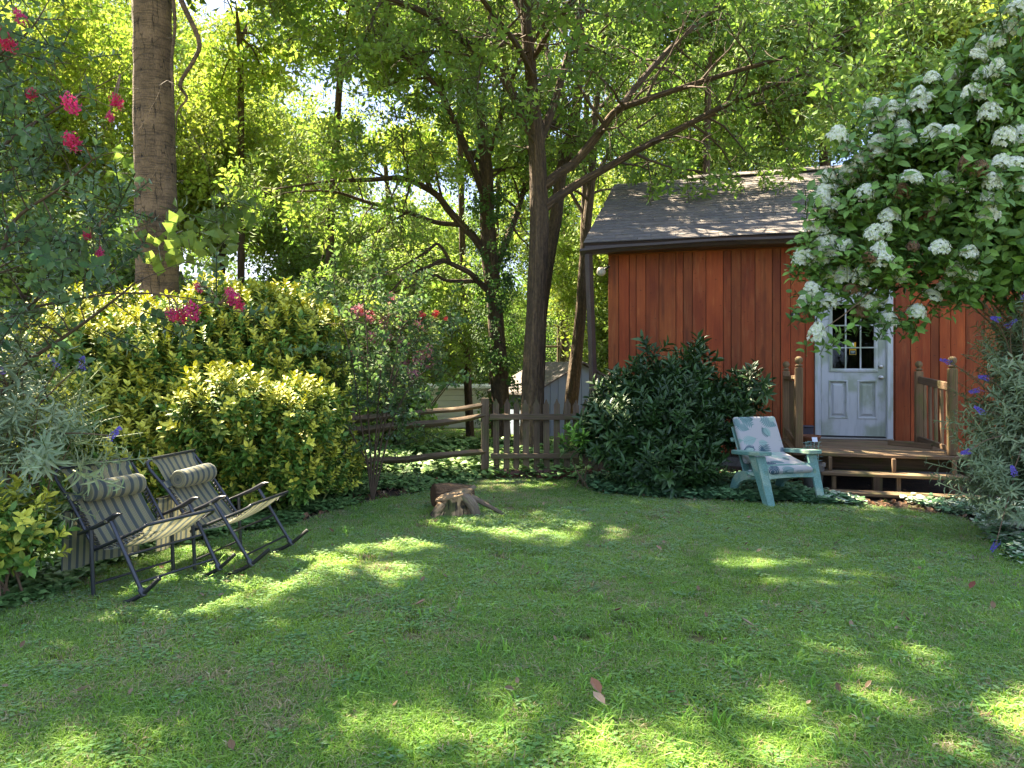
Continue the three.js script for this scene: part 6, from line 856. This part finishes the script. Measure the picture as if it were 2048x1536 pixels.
// dry leaves: litter under the shrubs as one mass, the ones that stand out on the lawn one by one
function dryLeaf(seed) { const r = rng(seed), g = new Leaves(); g.leaf(V(-0.035, 0, 0), V(1, 0.15, 0).normalize(), V(0, 1, 0), 0.075, 0.055, { fold: 0.5, curl: -0.25 - r() * 0.3, col: [1, 1, 1] }); g.stick(V(-0.06, 0, 0.005), V(-0.033, 0.001, 0), 0.0015, [0.6, 0.5, 0.4]); return g.build(); }
const dl = [1, 2, 3].map((i) => dryLeaf(i));
{
  const r = rng(2201), L = dl.map(() => []); for (let i = 0; i < 5200; i++) { const left = r() < 0.6, x = left ? lerp(-5, 0.3, r()) : lerp(0.8, 6.5, r()), z = -lerp(4, 10, r()); if (!inside(left ? leftBed : rightBed, x, z) || porchBox(x, z)) continue; L[i % 3].push({ p: V(x, 0.012, z), q: upright(r, 0.8), s: 0.5 + r() * 0.5, c: mixc([0.16, 0.08, 0.04], [0.34, 0.2, 0.11], r(), r, 0.25) }); }
  for (let i = 0; i < 260; i++) { const x = lerp(-4, 4.5, r()), z = -lerp(2.6, 9, r()); L[i % 3].push({ p: V(x, 0.03, z), q: upright(r, 0.9), s: 0.25 + r() * 0.35, c: mixc([0.2, 0.12, 0.06], [0.4, 0.28, 0.17], r(), r, 0.25) }); }
  dl.forEach((g, i) => copies('leaf_litter', g, M.petal, L[i], scene, { label: 'brown fallen leaf litter under the shrubs', category: 'leaf litter' }));
  const mats = [[0.2, 0.06, 0.03], [0.36, 0.2, 0.12], [0.3, 0.13, 0.06], [0.34, 0.24, 0.15]].map((c) => new THREE.MeshPhysicalMaterial({ color: lin(...c), roughness: 0.95, side: THREE.DoubleSide, transmission: 0.2, thickness: 0 }));
  [[165, 1410, 1.0, 3], [840, 1228, 0.95, 1], [1235, 1242, 0.8, 0], [1191, 1404, 1.05, 2], [1199, 1430, 0.95, 3], [1496, 1270, 0.9, 3], [1945, 1190, 0.8, 0], [662, 1076, 0.8, 1], [1178, 1108, 0.8, 3], [872, 1056, 0.8, 3], [1318, 1112, 0.7, 1], [1600, 1246, 0.6, 0], [990, 1185, 0.6, 3], [700, 1290, 0.7, 1]].forEach(([px, py, s, m], i) => { const p = G(px, py), o = single('fallen_leaf', 'dry brown leaf lying on top of the lawn', 'fallen leaf', dl[i % 3], mats[m], 'dry leaves scattered on the lawn'); o.position.set(p.x, 0.05, p.z); o.scale.setScalar(s * 0.95); o.rotation.set(0.3 * (r() - 0.5), r() * 6.28, 0.5 * (r() - 0.3)); });
  // flat stones let into the turf
  [[1930, 1112, 0.26, 0.17, 'worn flat stone in the turf nearer the porch steps'], [2020, 1162, 0.3, 0.18, 'worn flat stone in the turf under the butterfly bush'], [1790, 1038, 0.3, 0.13, 'brown flat stone in the turf before the porch steps']].forEach(([px, py, rx, rz, lab], k) => { const q = rng(90 + k), pts = []; for (let i = 0; i < 11; i++) { const a = i / 11 * 6.28, e = 0.85 + q() * 0.25; pts.push([Math.cos(a) * rx * e, 0.0, Math.sin(a) * rz * e], [Math.cos(a) * rx * e * 0.93, 0.028, Math.sin(a) * rz * e * 0.93]); } const m = single('stepping_stone', lab, 'stone', hull(pts, 'x'), M.stone ??= (() => { const s = std({ map: sized(tSpeck, 0.5), roughness: 0.95, bumpMap: sized(tSpeckBump, 0.3), bumpScale: 0.006 }); s.color.setRGB(0.2, 0.15, 0.11); return s; })()); const p = G(px, py); m.position.set(p.x, -0.012, p.z); });
}
// ---------------------------------------------------------------- far buildings
{
  const r = rng(2301), sid = std({ color: lin(0.26, 0.32, 0.4), roughness: 0.8 }), c = P(1150, 760, 18), gy = groundY(0, -18), t = thing('grey_outbuilding', 'blue grey sided outbuilding with a gable beyond the gate', 'outbuilding', V(c.x + 0.15, gy, -18), 0.45); t.scale.setScalar(0.88);
  const w = 1.5, eave = 1.75 - 0.42 - gy - 0.35, peak = 1.85 - gy - 0.1;
  const s = new THREE.Shape(); s.moveTo(-w, 0); s.lineTo(w, 0); s.lineTo(w, eave); s.lineTo(0, peak); s.lineTo(-w, eave); s.closePath(); part('wall', new THREE.ExtrudeGeometry(s, { depth: 2.6, bevelEnabled: false }).translate(0, 0, -2.6), sid, t);
  for (let i = 0; i < 12; i++) { const x = -w + 0.125 + i * 0.25, h = lerp(eave, peak, 1 - Math.abs(x) / w) - 0.06; part('siding_board', at(board(0.235, h, 0.02, 'y', 0.004), x, h / 2 + 0.02, 0.011), sid, t); }
  for (const k of [-1, 1]) part('roof', hull([[0, peak + 0.02, 0.15], [k * (w + 0.15), eave - 0.09, 0.15], [0, peak + 0.07, 0.15], [k * (w + 0.15), eave - 0.04, 0.15], [0, peak + 0.02, -2.75], [k * (w + 0.15), eave - 0.09, -2.75], [0, peak + 0.07, -2.75], [k * (w + 0.15), eave - 0.04, -2.75]]), M.shingle[1], t);
  const pw = thing('pale_outbuilding', 'low pale building with white roof edge beyond the rail fence', 'outbuilding', V(P(900, 800, 24).x, groundY(0, -24), -24), 0.06), cream = std({ color: lin(0.55, 0.55, 0.48), roughness: 0.8 });
  for (let i = 0; i < 7; i++) part('siding_board', at(board(3.2, 0.17, 0.05, 'x', 0.01), 0, 0.1 + i * 0.178, 0.026), cream, pw); part('wall', at(new THREE.BoxGeometry(3.2, 1.3, 2), 0, 0.65, -1.01), cream, pw); part('roof', at(board(3.5, 0.12, 2.4, 'x', 0.02), 0, 1.37, -0.95), std({ color: lin(0.8, 0.8, 0.82), roughness: 0.5 }), pw);
  const h = thing('tan_house', 'tan clapboard house glimpsed behind the crape myrtle', 'house', V(P(120, 640, 16).x, groundY(0, -16), -16), 0.5), tan = std({ color: lin(0.6, 0.43, 0.2), roughness: 0.75 });
  for (let i = 0; i < 17; i++) part('clapboard', hull([[-2.2, i * 0.17, 0], [2.2, i * 0.17, 0], [-2.2, i * 0.17, 0.035], [2.2, i * 0.17, 0.035], [-2.2, i * 0.17 + 0.17, 0.0], [2.2, i * 0.17 + 0.17, 0.0], [-2.2, i * 0.17 + 0.17, 0.012], [2.2, i * 0.17 + 0.17, 0.012]], 'x'), tan, h);
  part('wall', at(new THREE.BoxGeometry(4.4, 2.9, 4), 0, 1.45, -2.01), tan, h); part('roof', hull([[-2.6, 2.9, 0.4], [2.6, 2.9, 0.4], [-2.6, 2.98, 0.4], [2.6, 2.98, 0.4], [-2.6, 4.1, -2], [2.6, 4.1, -2], [-2.6, 2.9, -4.4], [2.6, 2.9, -4.4]], 'x'), M.shingle[1], h);
  const po = thing('utility_pole', 'thin utility pole with cross arms far beyond the gate', 'utility pole', V(P(1117, 700, 30).x, groundY(0, -30), -30));
  part('pole', tube([V(0, 0, 0), V(0.02, 4.6, 0)], [0.09, 0.07], 8, 2), M.fence, po); for (const y of [3.15, 4.0]) part('cross_arm', at(board(1.1, 0.08, 0.08, 'x', 0.01), 0, y, 0.1), M.fence, po);
}
console.log('sprays', leafTotal);
shade(scene);
renderer.render(scene, camera);
